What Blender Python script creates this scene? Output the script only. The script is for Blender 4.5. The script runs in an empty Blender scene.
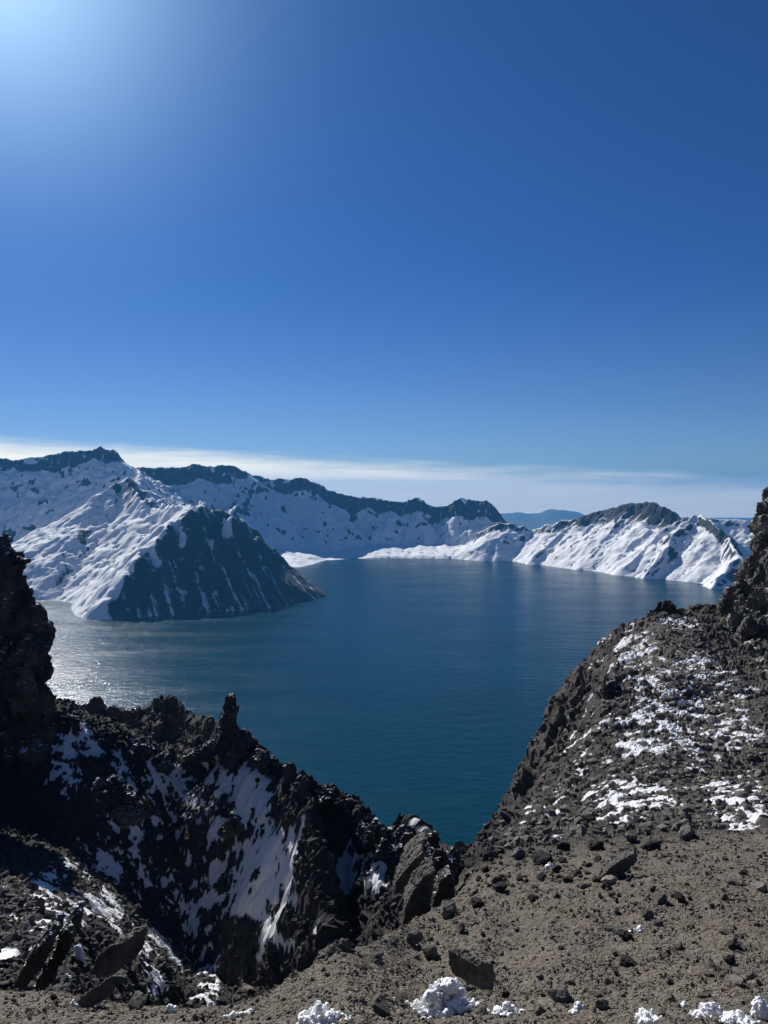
import bpy, bmesh, math, time
import numpy as np
from mathutils import Vector, Matrix, Euler

T0 = time.time()
SC = bpy.context.scene
COL = SC.collection
rng = np.random.default_rng(7)

# ------------------------------------------------------------------ camera
F = 769.5                       # focal length in pixels of a 768 x 1024 frame
PITCH = math.atan(22.0 / F)     # looks down a little
ZC = 400.0                      # height of the eye above the lake

def P(u, v, D):
    """photo pixel + forward distance -> world point"""
    a = (np.asarray(u, float) - 384.0) / F
    b = (512.0 - np.asarray(v, float)) / F
    y = math.cos(PITCH) + b * math.sin(PITCH)
    z = -math.sin(PITCH) + b * math.cos(PITCH)
    s = D / y
    return np.stack(np.broadcast_arrays(a * s, np.asarray(D, float) + 0 * a, ZC + z * s), -1)

def slope_of(v):
    b = (512.0 - np.asarray(v, float)) / F
    return (-math.sin(PITCH) + b * math.cos(PITCH)) / (math.cos(PITCH) + b * math.sin(PITCH))

def pix(X, Y, Z):
    """world -> photo pixel"""
    z = Z - ZC
    fw = Y * math.cos(PITCH) - z * math.sin(PITCH)
    up = Y * math.sin(PITCH) + z * math.cos(PITCH)
    fw = np.maximum(fw, 1e-3)
    return 384.0 + F * X / fw, 512.0 - F * up / fw

cam_d = bpy.data.cameras.new('camera')
cam_d.sensor_fit = 'VERTICAL'
cam_d.sensor_height = 34.6
cam_d.lens = 34.6 * F / 1024.0
cam_d.clip_start = 0.1
cam_d.clip_end = 200000.0
cam = bpy.data.objects.new('camera', cam_d)
cam.location = (0, 0, ZC)
cam.rotation_euler = (math.pi / 2 - PITCH, 0, 0)
COL.objects.link(cam)
SC.camera = cam

# ------------------------------------------------------------------ light
SUN_EL = math.radians(33.0)
SUN_AZ = math.radians(-28.0)     # from straight ahead (+Y), negative = to the left
wd = bpy.data.worlds.new('World')
SC.world = wd
wd.use_nodes = True
nt = wd.node_tree
nt.nodes.clear()

def N(t, kind, **kw):
    n = t.nodes.new(kind)
    for k, v in kw.items():
        if k in n.inputs.keys():
            n.inputs[k].default_value = v
        else:
            setattr(n, k, v)
    return n

def math_node(t, op, a, b=None, c=None, clamp=False):
    n = t.nodes.new('ShaderNodeMath')
    n.operation = op
    n.use_clamp = clamp
    for i, x in enumerate((a, b, c)):
        if x is None:
            continue
        if isinstance(x, (int, float)):
            n.inputs[i].default_value = x
        else:
            t.links.new(x, n.inputs[i])
    return n.outputs[0]

def maprange(t, x, a, b, c=0.0, d=1.0, smooth=True):
    n = t.nodes.new('ShaderNodeMapRange')
    n.interpolation_type = 'SMOOTHSTEP' if smooth else 'LINEAR'
    t.links.new(x, n.inputs['Value'])
    for k, v in (('From Min', a), ('From Max', b), ('To Min', c), ('To Max', d)):
        n.inputs[k].default_value = v
    return n.outputs[0]

def mixc(t, fac, a, b, blend='MIX'):
    n = t.nodes.new('ShaderNodeMix')
    n.data_type = 'RGBA'
    n.blend_type = blend
    for sock, x in ((n.inputs[0], fac), (n.inputs[6], a), (n.inputs[7], b)):
        if isinstance(x, (int, float)):
            sock.default_value = x
        elif isinstance(x, tuple):
            sock.default_value = x + (1.0,) if len(x) == 3 else x
        else:
            t.links.new(x, sock)
    return n.outputs[2]

sky = N(nt, 'ShaderNodeTexSky', sky_type='NISHITA', sun_disc=False, sun_elevation=SUN_EL,
        sun_rotation=SUN_AZ, altitude=2700.0, air_density=1.0, dust_density=0.6, ozone_density=2.0)
geo = N(nt, 'ShaderNodeNewGeometry')
neg = N(nt, 'ShaderNodeVectorMath', operation='SCALE')
neg.inputs['Scale'].default_value = -1.0
nt.links.new(geo.outputs['Incoming'], neg.inputs[0])
sep = N(nt, 'ShaderNodeSeparateXYZ')
nt.links.new(neg.outputs[0], sep.inputs[0])
# bank of high thin cloud lying along the horizon, its top edge sinking to the right
hor = math_node(nt, 'SQRT', math_node(nt, 'ADD', math_node(nt, 'MULTIPLY', sep.outputs[0], sep.outputs[0]),
                                      math_node(nt, 'MULTIPLY', sep.outputs[1], sep.outputs[1])))
elev = math_node(nt, 'ARCTAN2', sep.outputs[2], hor)
azim = math_node(nt, 'ARCTAN2', sep.outputs[0], sep.outputs[1])
cv = N(nt, 'ShaderNodeCombineXYZ')
nt.links.new(math_node(nt, 'MULTIPLY', azim, 5.0), cv.inputs[0])
nt.links.new(math_node(nt, 'MULTIPLY', elev, 60.0), cv.inputs[1])
cn = N(nt, 'ShaderNodeTexNoise', Scale=1.3, Detail=6.0, Roughness=0.6)
nt.links.new(cv.outputs[0], cn.inputs['Vector'])
top = math_node(nt, 'MULTIPLY_ADD', azim, -0.052, 0.0335)      # upper edge of the bank
dist = math_node(nt, 'SUBTRACT', top, elev)
dist = math_node(nt, 'ADD', dist, math_node(nt, 'MULTIPLY_ADD', cn.outputs[0], 0.030, -0.015))
cl = maprange(nt, dist, -0.011, 0.020)
low = maprange(nt, elev, -0.060, -0.030)
cl = math_node(nt, 'MULTIPLY', cl, math_node(nt, 'MULTIPLY_ADD', low, 0.6, 0.4))
cl = math_node(nt, 'MULTIPLY', cl, math_node(nt, 'MULTIPLY_ADD', cn.outputs[0], 0.45, 0.66), clamp=True)
# bank of high thin cloud lying along the horizon, its top edge sinking to the right
hor = math_node(nt, 'SQRT', math_node(nt, 'ADD', math_node(nt, 'MULTIPLY', sep.outputs[0], sep.outputs[0]),
                                      math_node(nt, 'MULTIPLY', sep.outputs[1], sep.outputs[1])))
elev = math_node(nt, 'ARCTAN2', sep.outputs[2], hor)
azim = math_node(nt, 'ARCTAN2', sep.outputs[0], sep.outputs[1])
cv = N(nt, 'ShaderNodeCombineXYZ')
nt.links.new(math_node(nt, 'MULTIPLY', azim, 5.0), cv.inputs[0])
nt.links.new(math_node(nt, 'MULTIPLY', elev, 60.0), cv.inputs[1])
cn = N(nt, 'ShaderNodeTexNoise', Scale=1.3, Detail=6.0, Roughness=0.6)
nt.links.new(cv.outputs[0], cn.inputs['Vector'])
top = math_node(nt, 'MULTIPLY_ADD', azim, -0.052, 0.0335)      # upper edge of the bank
dist = math_node(nt, 'SUBTRACT', top, elev)
dist = math_node(nt, 'ADD', dist, math_node(nt, 'MULTIPLY_ADD', cn.outputs[0], 0.030, -0.015))
cl = maprange(nt, dist, -0.011, 0.020)
low = maprange(nt, elev, -0.060, -0.030)
cl = math_node(nt, 'MULTIPLY', cl, math_node(nt, 'MULTIPLY_ADD', low, 0.6, 0.4))
cl = math_node(nt, 'MULTIPLY', cl, math_node(nt, 'MULTIPLY_ADD', cn.outputs[0], 0.45, 0.66), clamp=True)
skyc = mixc(nt, 1.0, sky.outputs[0], mixc(nt, maprange(nt, elev, 0.0, .30), (0.52, 0.69, 0.96), (0.23, 0.51, 0.95)), 'MULTIPLY')
# bright aureole of the air round the sun
sv_ = N(nt, 'ShaderNodeVectorMath', operation='DOT_PRODUCT')
nt.links.new(neg.outputs[0], sv_.inputs[0])
sv_.inputs[1].default_value = (math.sin(SUN_AZ) * math.cos(SUN_EL), math.cos(SUN_AZ) * math.cos(SUN_EL), math.sin(SUN_EL))
ang = math_node(nt, 'ARCCOSINE', math_node(nt, 'MINIMUM', sv_.outputs['Value'], 1.0))
g1 = math_node(nt, 'EXPONENT', math_node(nt, 'MULTIPLY', math_node(nt, 'POWER', math_node(nt, 'DIVIDE', ang, .15), 1.5), -1.0))
g2 = math_node(nt, 'EXPONENT', math_node(nt, 'DIVIDE', ang, -.32))
glow = N(nt, 'ShaderNodeVectorMath', operation='SCALE'); glow.inputs[0].default_value = (9.0, 12.0, 13.0)
nt.links.new(g1, glow.inputs['Scale'])
glow2 = N(nt, 'ShaderNodeVectorMath', operation='SCALE'); glow2.inputs[0].default_value = (0.45, 1.5, 3.3)
nt.links.new(g2, glow2.inputs['Scale'])
skyc = mixc(nt, 1.0, skyc, glow.outputs[0], 'ADD')
skyc = mixc(nt, 1.0, skyc, glow2.outputs[0], 'ADD')
skyc = mixc(nt, cl, skyc, (20.5, 19.2, 15.8))
bg = N(nt, 'ShaderNodeBackground', Strength=0.054)
nt.links.new(skyc, bg.inputs['Color'])
wo = N(nt, 'ShaderNodeOutputWorld')
nt.links.new(bg.outputs[0], wo.inputs['Surface'])

sd = bpy.data.lights.new('sun', 'SUN')
sd.energy = 5.0
sd.angle = math.radians(0.53)
sd.color = (1.0, 0.965, 0.90)
so = bpy.data.objects.new('sun', sd)
sdir = Vector((math.sin(SUN_AZ) * math.cos(SUN_EL), math.cos(SUN_AZ) * math.cos(SUN_EL), math.sin(SUN_EL)))
so.rotation_euler = sdir.to_track_quat('Z', 'Y').to_euler()
so.location = (-300, 600, 1200)
COL.objects.link(so)
SC.view_settings.view_transform = 'Standard'
SC.view_settings.look = 'None'
SC.view_settings.exposure = 0.3
SC.view_settings.gamma = 1.0
SC.view_settings.use_curve_mapping = False
SC.cycles.use_denoising = True
SC.cycles.max_bounces = 6

# ------------------------------------------------------------------ noise
def _hash(*a):
    n = np.zeros(np.shape(a[0]), np.uint32)
    for i, x in enumerate(a):
        n ^= (np.asarray(x).astype(np.int64) & 0xffffffff).astype(np.uint32) * np.uint32((374761393, 668265263, 2246822519, 3266489917)[i])
        n = (n ^ (n >> np.uint32(13))) * np.uint32(1274126177)
    n = (n ^ (n >> np.uint32(15))) * np.uint32(2246822519)
    return n ^ (n >> np.uint32(16))

def _r01(n):
    return n.astype(np.float32) * np.float32(1.0 / 4294967296.0)

def perlin2(x, y, seed=0):
    xi, yi = np.floor(x), np.floor(y)
    fx, fy = (x - xi).astype(np.float32), (y - yi).astype(np.float32)
    xi, yi = xi.astype(np.int64), yi.astype(np.int64)
    sx = fx * fx * fx * (fx * (fx * 6 - 15) + 10)
    sy = fy * fy * fy * (fy * (fy * 6 - 15) + 10)
    def g(dx, dy):
        t = _r01(_hash(xi + dx, yi + dy, np.full_like(xi, seed))) * np.float32(2 * np.pi)
        return np.cos(t) * (fx - dx) + np.sin(t) * (fy - dy)
    a = g(0, 0) * (1 - sx) + g(1, 0) * sx
    b = g(0, 1) * (1 - sx) + g(1, 1) * sx
    return (a * (1 - sy) + b * sy) * 1.4

def fbm2(x, y, octv=5, seed=0, gain=0.5, ridge=False):
    s, amp, tot = 0.0, 1.0, 0.0
    for o in range(octv):
        n = perlin2(x * 2 ** o + 17.3 * o, y * 2 ** o - 9.1 * o, seed + o)
        if ridge:
            n = 1 - 2 * np.abs(n)
        s = s + amp * n
        tot += amp
        amp *= gain
    return s / tot

def perlin3(p, seed=0):
    i = np.floor(p)
    f = (p - i).astype(np.float32)
    i = i.astype(np.int64)
    s = f * f * f * (f * (f * 6 - 15) + 10)
    out = 0
    for dx in (0, 1):
        for dy in (0, 1):
            for dz in (0, 1):
                h = _hash(i[:, 0] + dx, i[:, 1] + dy, i[:, 2] + dz, np.full(len(i), seed))
                t = _r01(h) * np.float32(2 * np.pi)
                zz = _r01(_hash(h, np.full(len(i), 5))) * 2 - 1
                rr = np.sqrt(np.maximum(0, 1 - zz * zz))
                d = rr * np.cos(t) * (f[:, 0] - dx) + rr * np.sin(t) * (f[:, 1] - dy) + zz * (f[:, 2] - dz)
                w = (s[:, 0] if dx else 1 - s[:, 0]) * (s[:, 1] if dy else 1 - s[:, 1]) * (s[:, 2] if dz else 1 - s[:, 2])
                out = out + d * w
    return out * 1.5

def fbm3(p, octv=4, seed=0, gain=0.5, ridge=False):
    s, amp, tot = 0.0, 1.0, 0.0
    for o in range(octv):
        n = perlin3(p * 2 ** o + 7.7 * o, seed + o)
        if ridge:
            n = 1 - 2 * np.abs(n)
        s = s + amp * n
        tot += amp
        amp *= gain
    return s / tot

def facets(x, y, seed=0, tilt=1.0):
    """broken-block relief: every cell a tilted flat piece; about -1..1"""
    xi, yi = np.floor(x).astype(np.int64), np.floor(y).astype(np.int64)
    best = np.full(x.shape, 9e9, np.float32)
    val = np.zeros(x.shape, np.float32)
    for dx in (-1, 0, 1):
        for dy in (-1, 0, 1):
            h = _hash(xi + dx, yi + dy, np.full_like(xi, seed))
            cx = xi + dx + _r01(h)
            cy = yi + dy + _r01(_hash(h, xi * 0 + 1))
            ex, ey = (x - cx).astype(np.float32), (y - cy).astype(np.float32)
            d = ex * ex + ey * ey
            gx = (_r01(_hash(h, xi * 0 + 2)) - .5) * 2 * tilt
            gy = (_r01(_hash(h, xi * 0 + 3)) - .5) * 2 * tilt
            z = _r01(_hash(h, xi * 0 + 4)) * 2 - 1 + gx * ex + gy * ey
            m = d < best
            best = np.where(m, d, best)
            val = np.where(m, z, val)
    return val

def facets3(p, seed=0, tilt=1.0):
    i = np.floor(p).astype(np.int64)
    best = np.full(len(p), 9e9, np.float32)
    val = np.zeros(len(p), np.float32)
    for dx in (-1, 0, 1):
        for dy in (-1, 0, 1):
            for dz in (-1, 0, 1):
                h = _hash(i[:, 0] + dx, i[:, 1] + dy, i[:, 2] + dz, np.full(len(p), seed))
                one = np.ones(len(p), np.int64)
                c = np.stack([i[:, 0] + dx + _r01(h), i[:, 1] + dy + _r01(_hash(h, one)), i[:, 2] + dz + _r01(_hash(h, one * 2))], 1)
                e = (p - c).astype(np.float32)
                d = (e * e).sum(1)
                g = np.stack([_r01(_hash(h, one * k)) - .5 for k in (3, 4, 5)], 1) * 2 * tilt
                z = _r01(_hash(h, one * 6)) * 2 - 1 + (g * e).sum(1)
                m = d < best
                best = np.where(m, d, best)
                val = np.where(m, z, val)
    return val

def sstep(x, a, b):
    t = np.clip((x - a) / (b - a), 0, 1)
    return t * t * (3 - 2 * t)

def blur(a, n=1):
    for _ in range(n):
        a = np.pad(a, 1, mode='edge')
        a = (a[:-2] + 2 * a[1:-1] + a[2:]) / 4
        a = (a[:, :-2] + 2 * a[:, 1:-1] + a[:, 2:]) / 4
    return a

# ------------------------------------------------------------------ objects
def finish(o, label=None, cat=None, group=None, kind=None):
    if label: o['label'] = label
    if cat: o['category'] = cat
    if group: o['group'] = group
    if kind: o['kind'] = kind
    return o

def mesh_np(name, verts, faces, mat, attrs=None, smooth=True, parent=None):
    """verts (n,3), faces (m,3|4) -> object"""
    me = bpy.data.meshes.new(name)
    k = faces.shape[1]
    me.vertices.add(len(verts))
    me.vertices.foreach_set('co', np.asarray(verts, np.float32).ravel())
    me.loops.add(faces.size)
    me.loops.foreach_set('vertex_index', faces.astype(np.int32).ravel())
    me.polygons.add(len(faces))
    me.polygons.foreach_set('loop_start', np.arange(0, faces.size, k, dtype=np.int32))
    me.polygons.foreach_set('loop_total', np.full(len(faces), k, np.int32))
    me.polygons.foreach_set('use_smooth', np.full(len(faces), smooth, bool))
    me.update(calc_edges=True)
    me.validate()
    for an, av in (attrs or {}).items():
        at = me.attributes.new(an, 'FLOAT', 'POINT')
        at.data.foreach_set('value', np.asarray(av, np.float32).ravel())
    if mat:
        me.materials.append(mat)
    o = bpy.data.objects.new(name, me)
    COL.objects.link(o)
    if parent: o.parent = parent
    return o

def grid_faces(nr, nc, mask=None):
    idx = np.arange(nr * nc).reshape(nr, nc)
    q = np.stack([idx[:-1, :-1], idx[:-1, 1:], idx[1:, 1:], idx[1:, :-1]], -1).reshape(-1, 4)
    return q if mask is None else q[mask.ravel()]

def compact(V, Fc, attrs):
    used = np.unique(Fc)
    remap = np.full(len(V), -1, np.int64)
    remap[used] = np.arange(len(used))
    return V[used], remap[Fc], {k: np.ravel(a)[used] for k, a in attrs.items()}

# ------------------------------------------------------------------ materials
def new_mat(name):
    m = bpy.data.materials.new(name)
    m.use_nodes = True
    t = m.node_tree
    t.nodes.clear()
    out = t.nodes.new('ShaderNodeOutputMaterial')
    b = t.nodes.new('ShaderNodeBsdfPrincipled')
    t.links.new(b.outputs[0], out.inputs['Surface'])
    return m, t, b

def noise(t, vec, scale, detail=5.0, rough=0.55, dist=0.0):
    n = N(t, 'ShaderNodeTexNoise', Scale=scale, Detail=detail, Roughness=rough, Distortion=dist)
    t.links.new(vec, n.inputs['Vector'])
    return n.outputs[0]

def attr(t, name):
    n = t.nodes.new('ShaderNodeAttribute')
    n.attribute_name = name
    return n.outputs['Fac']

def coords(t):
    return t.nodes.new('ShaderNodeTexCoord').outputs['Object']

def bump(t, b, h, strength, dist):
    n = N(t, 'ShaderNodeBump', Strength=strength, Distance=dist)
    t.links.new(h, n.inputs['Height'])
    t.links.new(n.outputs[0], b.inputs['Normal'])

def terrain_mat(name, dark, mid, gravel, snow, s1, s2, s3, bdist, grain=None, streaks=None, edge=(.38, .60)):
    """rock / gravel / snow by the vertex masks 'snow' and 'gravel', broken up by noise"""
    m, t, b = new_mat(name)
    c = coords(t)
    n1, n2, n3 = noise(t, c, s1, 6, .6), noise(t, c, s2, 6, .65), noise(t, c, s3, 4, .6)
    rock = mixc(t, maprange(t, n1, .35, .68), dark, mid)
    rock = mixc(t, maprange(t, n2, .5, .75, 0, .6), rock, tuple(x * .55 for x in dark))
    gv = mixc(t, maprange(t, n1, .35, .65), gravel, tuple(x * f for x, f in zip(gravel, (.72, .73, .76))))
    gv = mixc(t, maprange(t, n3, .4, .7, 0, .7), gv, tuple(x * 1.45 for x in gravel))
    gv = mixc(t, maprange(t, n3, .45, .25, 0, .7), gv, tuple(x * .45 for x in gravel))
    if grain:
        nb = noise(t, c, .55, 5, .6)
        gv = mixc(t, maprange(t, nb, .46, .66, 0, .75), gv, (.185, .143, .096))
        gv = mixc(t, maprange(t, nb, .44, .30, 0, .6), gv, (.075, .071, .066))
        for k_, (sc_, w_) in enumerate(grain):
            vo = N(t, 'ShaderNodeTexVoronoi', Scale=sc_)
            t.links.new(c, vo.inputs['Vector'])
            sx_ = t.nodes.new('ShaderNodeSeparateColor')
            t.links.new(vo.outputs['Color'], sx_.inputs[0])
            gv = mixc(t, w_, gv, mixc(t, maprange(t, sx_.outputs[0], 0, 1, 0, 1, False), tuple(x * .35 for x in gravel), tuple(x * 1.9 for x in gravel)))
            rock = mixc(t, w_, rock, mixc(t, maprange(t, sx_.outputs[0], 0, 1, 0, 1, False), tuple(x * .5 for x in dark), tuple(x * 1.5 for x in mid)))
    base = mixc(t, attr(t, 'gravel'), rock, gv)
    sm = attr(t, 'snow')
    sm = math_node(t, 'ADD', sm, math_node(t, 'MULTIPLY_ADD', n2, .5, -.25))
    sm = math_node(t, 'ADD', sm, math_node(t, 'MULTIPLY_ADD', n3, .36, -.18))
    if streaks:     # runnels of stone and snow down the fall line
        st = []
        for ang_, an_ in streaks:
            mp_ = N(t, 'ShaderNodeMapping')
            mp_.vector_type = 'TEXTURE'
            mp_.inputs['Rotation'].default_value = (0, 0, ang_)
            mp_.inputs['Scale'].default_value = (20., 240., 900.)
            t.links.new(c, mp_.inputs[0])
            st.append(noise(t, mp_.outputs[0], 1.0, 7, .68, .25))
        f_ = st[0]
        if len(st) > 1:
            mx_ = t.nodes.new('ShaderNodeMix')
            t.links.new(attr(t, 'side'), mx_.inputs[0]); t.links.new(st[0], mx_.inputs[2]); t.links.new(st[1], mx_.inputs[3])
            f_ = mx_.outputs[0]
        sm = math_node(t, 'ADD', sm, math_node(t, 'MULTIPLY_ADD', f_, 3.6, -1.8))
        n2 = math_node(t, 'ADD', n2, math_node(t, 'MULTIPLY', f_, 1.2))
    sm = maprange(t, sm, *edge)
    base = mixc(t, sm, base, snow)
    t.links.new(base, b.inputs['Base Color'])
    b.inputs['Roughness'].default_value = .85
    b.inputs['Specular IOR Level'].default_value = .185
    h = math_node(t, 'ADD', math_node(t, 'MULTIPLY', n2, 1.0), math_node(t, 'MULTIPLY', n3, .45))
    if grain:
        for sc_, w_ in ((11.0, .8), (30.0, .5)):
            vo = N(t, 'ShaderNodeTexVoronoi', Scale=sc_)
            t.links.new(c, vo.inputs['Vector'])
            h = math_node(t, 'SUBTRACT', h, math_node(t, 'MULTIPLY', vo.outputs['Distance'], w_))
    h = math_node(t, 'MULTIPLY', h, math_node(t, 'MULTIPLY_ADD', sm, -.8, 1.0))
    bump(t, b, h, .8, bdist)
    return m

FAR = ((.016, .018, .021), (.040, .041, .042), (.05, .05, .05), (.80, .81, .83), .012, .04, .13, 10.0)
M_rim = terrain_mat('crater_rim_rock_and_snow', *FAR, streaks=((0.0, 0),))
M_pen = terrain_mat('headland_rock_and_snow', *FAR, streaks=((math.atan2(-.75, .66), 0), (math.atan2(.55, .83), 0)))
M_wall = terrain_mat('far_wall_rock_and_snow', *FAR, streaks=((math.atan2(.89, -.45), 0),))
M_near = terrain_mat('near_rock_and_snow', (.022, .021, .021), (.066, .061, .055), (.126, .110, .089), (.72, .73, .755), .35, 1.1, 7.0, .12, ((9.0, .42), (26.0, .42), (2.5, .2)), None, (.34, .80))

def rock_mat(name, dark, light, scale=1.0, snow=False, warm=None):
    m, t, b = new_mat(name)
    c = coords(t)
    n1, n2, n3 = noise(t, c, .6 * scale, 6, .6), noise(t, c, 3.5 * scale, 6, .7), noise(t, c, 16 * scale, 3, .6)
    col = mixc(t, maprange(t, n1, .35, .65), dark, light)
    col = mixc(t, maprange(t, n2, .5, .72, 0, .7), col, tuple(x * .5 for x in dark))
    col = mixc(t, maprange(t, n3, .58, .72, 0, .5), col, tuple(min(.6, x * 2.0) for x in light))
    if warm:
        col = mixc(t, maprange(t, n1, .55, .7, 0, .7), col, warm)
    if snow:
        g = t.nodes.new('ShaderNodeNewGeometry')
        sx = t.nodes.new('ShaderNodeSeparateXYZ')
        t.links.new(g.outputs['Normal'], sx.inputs[0])
        s = math_node(t, 'ADD', sx.outputs[2], math_node(t, 'MULTIPLY_ADD', n1, .9, -.45))
        s = math_node(t, 'ADD', s, math_node(t, 'MULTIPLY_ADD', n2, .5, -.25))
        s = maprange(t, s, .86, .98)
        col = mixc(t, s, col, (.80, .81, .84))
    t.links.new(col, b.inputs['Base Color'])
    b.inputs['Roughness'].default_value = .85
    b.inputs['Specular IOR Level'].default_value = .185
    bump(t, b, math_node(t, 'ADD', n2, math_node(t, 'MULTIPLY', n3, .35)), .7, .22 / scale)
    return m

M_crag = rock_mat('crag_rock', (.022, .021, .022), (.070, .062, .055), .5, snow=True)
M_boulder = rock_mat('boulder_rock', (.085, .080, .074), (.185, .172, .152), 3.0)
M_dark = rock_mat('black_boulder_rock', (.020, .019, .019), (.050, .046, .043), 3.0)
M_mid = rock_mat('dark_grey_rubble_rock', (.040, .038, .036), (.105, .097, .086), 3.0)
M_brown = rock_mat('brown_boulder_rock', (.11, .097, .080), (.215, .190, .152), 3.0)
M_pale = rock_mat('pale_boulder_rock', (.20, .185, .16), (.33, .31, .27), 3.0)
M_crag_lit = rock_mat('crag_rock_lit_colour', (.055, .051, .047), (.17, .155, .130), .5, snow=True)  # crag rock again, with sunlight put into a lighter colour
M_slab = rock_mat('slab_rock', (.075, .071, .064), (.19, .178, .152), 1.2)
M_slab_snow = rock_mat('slab_rock_with_snow', (.040, .038, .036), (.10, .092, .08), 1.2, snow=True)

def snow_mat():
    m, t, b = new_mat('lumpy_snow')
    c = coords(t)
    n1, n2 = noise(t, c, 6, 5, .6), noise(t, c, 30, 4, .6)
    t.links.new(mixc(t, n1, (.86, .87, .89), (.78, .79, .80)), b.inputs['Base Color'])
    b.inputs['Roughness'].default_value = .6
    b.inputs['Subsurface Weight'].default_value = .25
    b.inputs['Subsurface Radius'].default_value = (.05, .05, .06)
    b.inputs['Subsurface Scale'].default_value = .5
    bump(t, b, math_node(t, 'ADD', n1, math_node(t, 'MULTIPLY', n2, .4)), .5, .04)
    return m
M_snow = snow_mat()

def water_mat():
    m, t, b = new_mat('lake_water')
    c = coords(t)
    mp = N(t, 'ShaderNodeMapping')
    mp.inputs['Rotation'].default_value = (0, 0, math.radians(-25))
    mp.inputs['Scale'].default_value = (.6, 1.0, 1.0)
    t.links.new(c, mp.inputs[0])
    w = mp.outputs[0]
    n1, n2, n3 = noise(t, w, .22, 4, .6), noise(t, w, .045, 4, .6), noise(t, w, .9, 3, .6)
    big = noise(t, c, .0016, 4, .55, .6)
    sh = attr(t, 'shallow')
    col = mixc(t, maprange(t, big, .35, .65), (.0001, .024, .036), (.0001, .031, .045))
    col = mixc(t, sh, col, (.0006, .040, .048))
    t.links.new(col, b.inputs['Base Color'])
    mp2 = N(t, 'ShaderNodeMapping')
    mp2.inputs['Rotation'].default_value = (0, 0, math.radians(12))
    mp2.inputs['Scale'].default_value = (.0030, .0085, 1.0)
    t.links.new(c, mp2.inputs[0])
    wind = noise(t, mp2.outputs[0], 1.0, 5, .6, .4)
    t.links.new(maprange(t, wind, .35, .65, .15, .22), b.inputs['Roughness'])
    b.inputs['IOR'].default_value = 1.33
    b.inputs['Specular IOR Level'].default_value = .18
    h = math_node(t, 'ADD', math_node(t, 'MULTIPLY', n1, 1.0), math_node(t, 'MULTIPLY', n2, 2.6))
    h = math_node(t, 'ADD', h, math_node(t, 'MULTIPLY', n3, .25))
    bump(t, b, h, 1.0, .7)
    return m
M_water = water_mat()

# ------------------------------------------------------------------ far caldera
def ridge_field(X, Y, pts, prof):
    """height of a ridge line (n,3) with a falling profile prof(d)"""
    out = np.full(X.shape, -1e9)
    for a, b in zip(pts[:-1], pts[1:]):
        dx, dy = b[0] - a[0], b[1] - a[1]
        L2 = dx * dx + dy * dy + 1e-9
        t = np.clip(((X - a[0]) * dx + (Y - a[1]) * dy) / L2, 0, 1)
        d = np.hypot(X - a[0] - t * dx, Y - a[1] - t * dy)
        out = np.maximum(out, a[2] + t * (b[2] - a[2]) - prof(d))
    return out

def prof(s1, h1, s2, h2=1e9, s3=0):
    """slope s1 for the first h1 metres of fall, then s2, then s3"""
    d1 = h1 / s1
    d2 = d1 + (h2 - h1) / s2
    def f(d):
        r = np.where(d < d1, d * s1, h1 + (d - d1) * s2)
        if s3:
            r = np.where(d > d2, h2 + (d - d2) * s3, r)
        return r
    return f

def line(*pts):
    return np.array([P(*p) for p in pts])

RES = 6.0
gx = np.arange(-3700, 2700, RES)
gy = np.arange(1990, 6500, RES)
X, Y = np.meshgrid(gx, gy)
wx = 38 * fbm2(X / 420, Y / 420, 4, 11) + 19 * fbm2(X / 95, Y / 95, 4, 15)
wy = 38 * fbm2(X / 420, Y / 420, 4, 21) + 19 * fbm2(X / 95, Y / 95, 4, 25)
XX, YY = X + wx, Y + wy

hv = np.clip(1.0 + 1.1 * fbm2(X / 330, Y / 330, 4, 13), .25, 2.0)
rim = ridge_field(XX, YY, line((-420, 470, 3300), (-220, 462, 3900), (-80, 458, 4300), (0, 460, 4500), (20, 459, 4520), (47, 456, 4550), (65, 452, 4580),
        (115, 449, 4620), (122, 459, 4660), (131, 468, 4700), (165, 468, 4800), (192, 465, 4850), (220, 467, 4900), (237, 468, 4960),
        (252, 475, 5020), (270, 481, 5080), (300, 479, 5120), (320, 484, 5150), (345, 497, 5170), (384, 500, 5180),
        (401, 503, 5180), (419, 499, 5180), (429, 505, 5170), (441, 506, 5160), (459, 499, 5150), (479, 501, 5120), (496, 509, 5060),
        (504, 519, 5020), (525, 533, 4980)), prof(1.35, 100 * hv, .77))
rim = np.maximum(rim, ridge_field(XX, YY, line((252, 475, 5020), (238, 497, 4700), (228, 520, 4300)), prof(.95, 60, .74)))
rim = np.maximum(rim, ridge_field(XX, YY, line((240, 530, 4900), (262, 541, 4700), (282, 551, 4400), (302, 567, 3980)), prof(.17, 34, .4)))
rim = np.maximum(rim, ridge_field(XX, YY, line((290, 556, 4420), (320, 559, 4420), (345, 556, 4560), (384, 551, 4720), (440, 550, 4740), (478, 547, 4720)), prof(.09, 11, .3)))
rim = np.maximum(rim, ridge_field(XX, YY, line((255, 538, 4850), (300, 545, 4840), (345, 546, 4860), (400, 546, 4850), (470, 545, 4800)), prof(.13, 40, .4)))
pen = ridge_field(XX, YY, line((205, 506, 2950), (190, 507, 2900), (176, 521, 2800), (168, 526, 2765), (158, 541, 2680), (148, 546, 2665), (138, 561, 2580), (126, 571, 2530), (114, 588, 2470), (107, 598, 2430), (101, 622, 2370)), prof(.45, 11, .9))
pen = np.maximum(pen, ridge_field(XX, YY, line((205, 506, 2950), (217, 510, 2955), (235, 523, 2975), (247, 542, 2995), (260, 558, 3010), (273, 574, 3025), (279, 586, 3030)), prof(.45, 11, .9)))
pen = np.maximum(pen, ridge_field(XX, YY, line((217, 510, 2955), (224, 538, 2850), (218, 560, 2760), (228, 585, 2680)), prof(1.0, 400, .85)))
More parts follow.
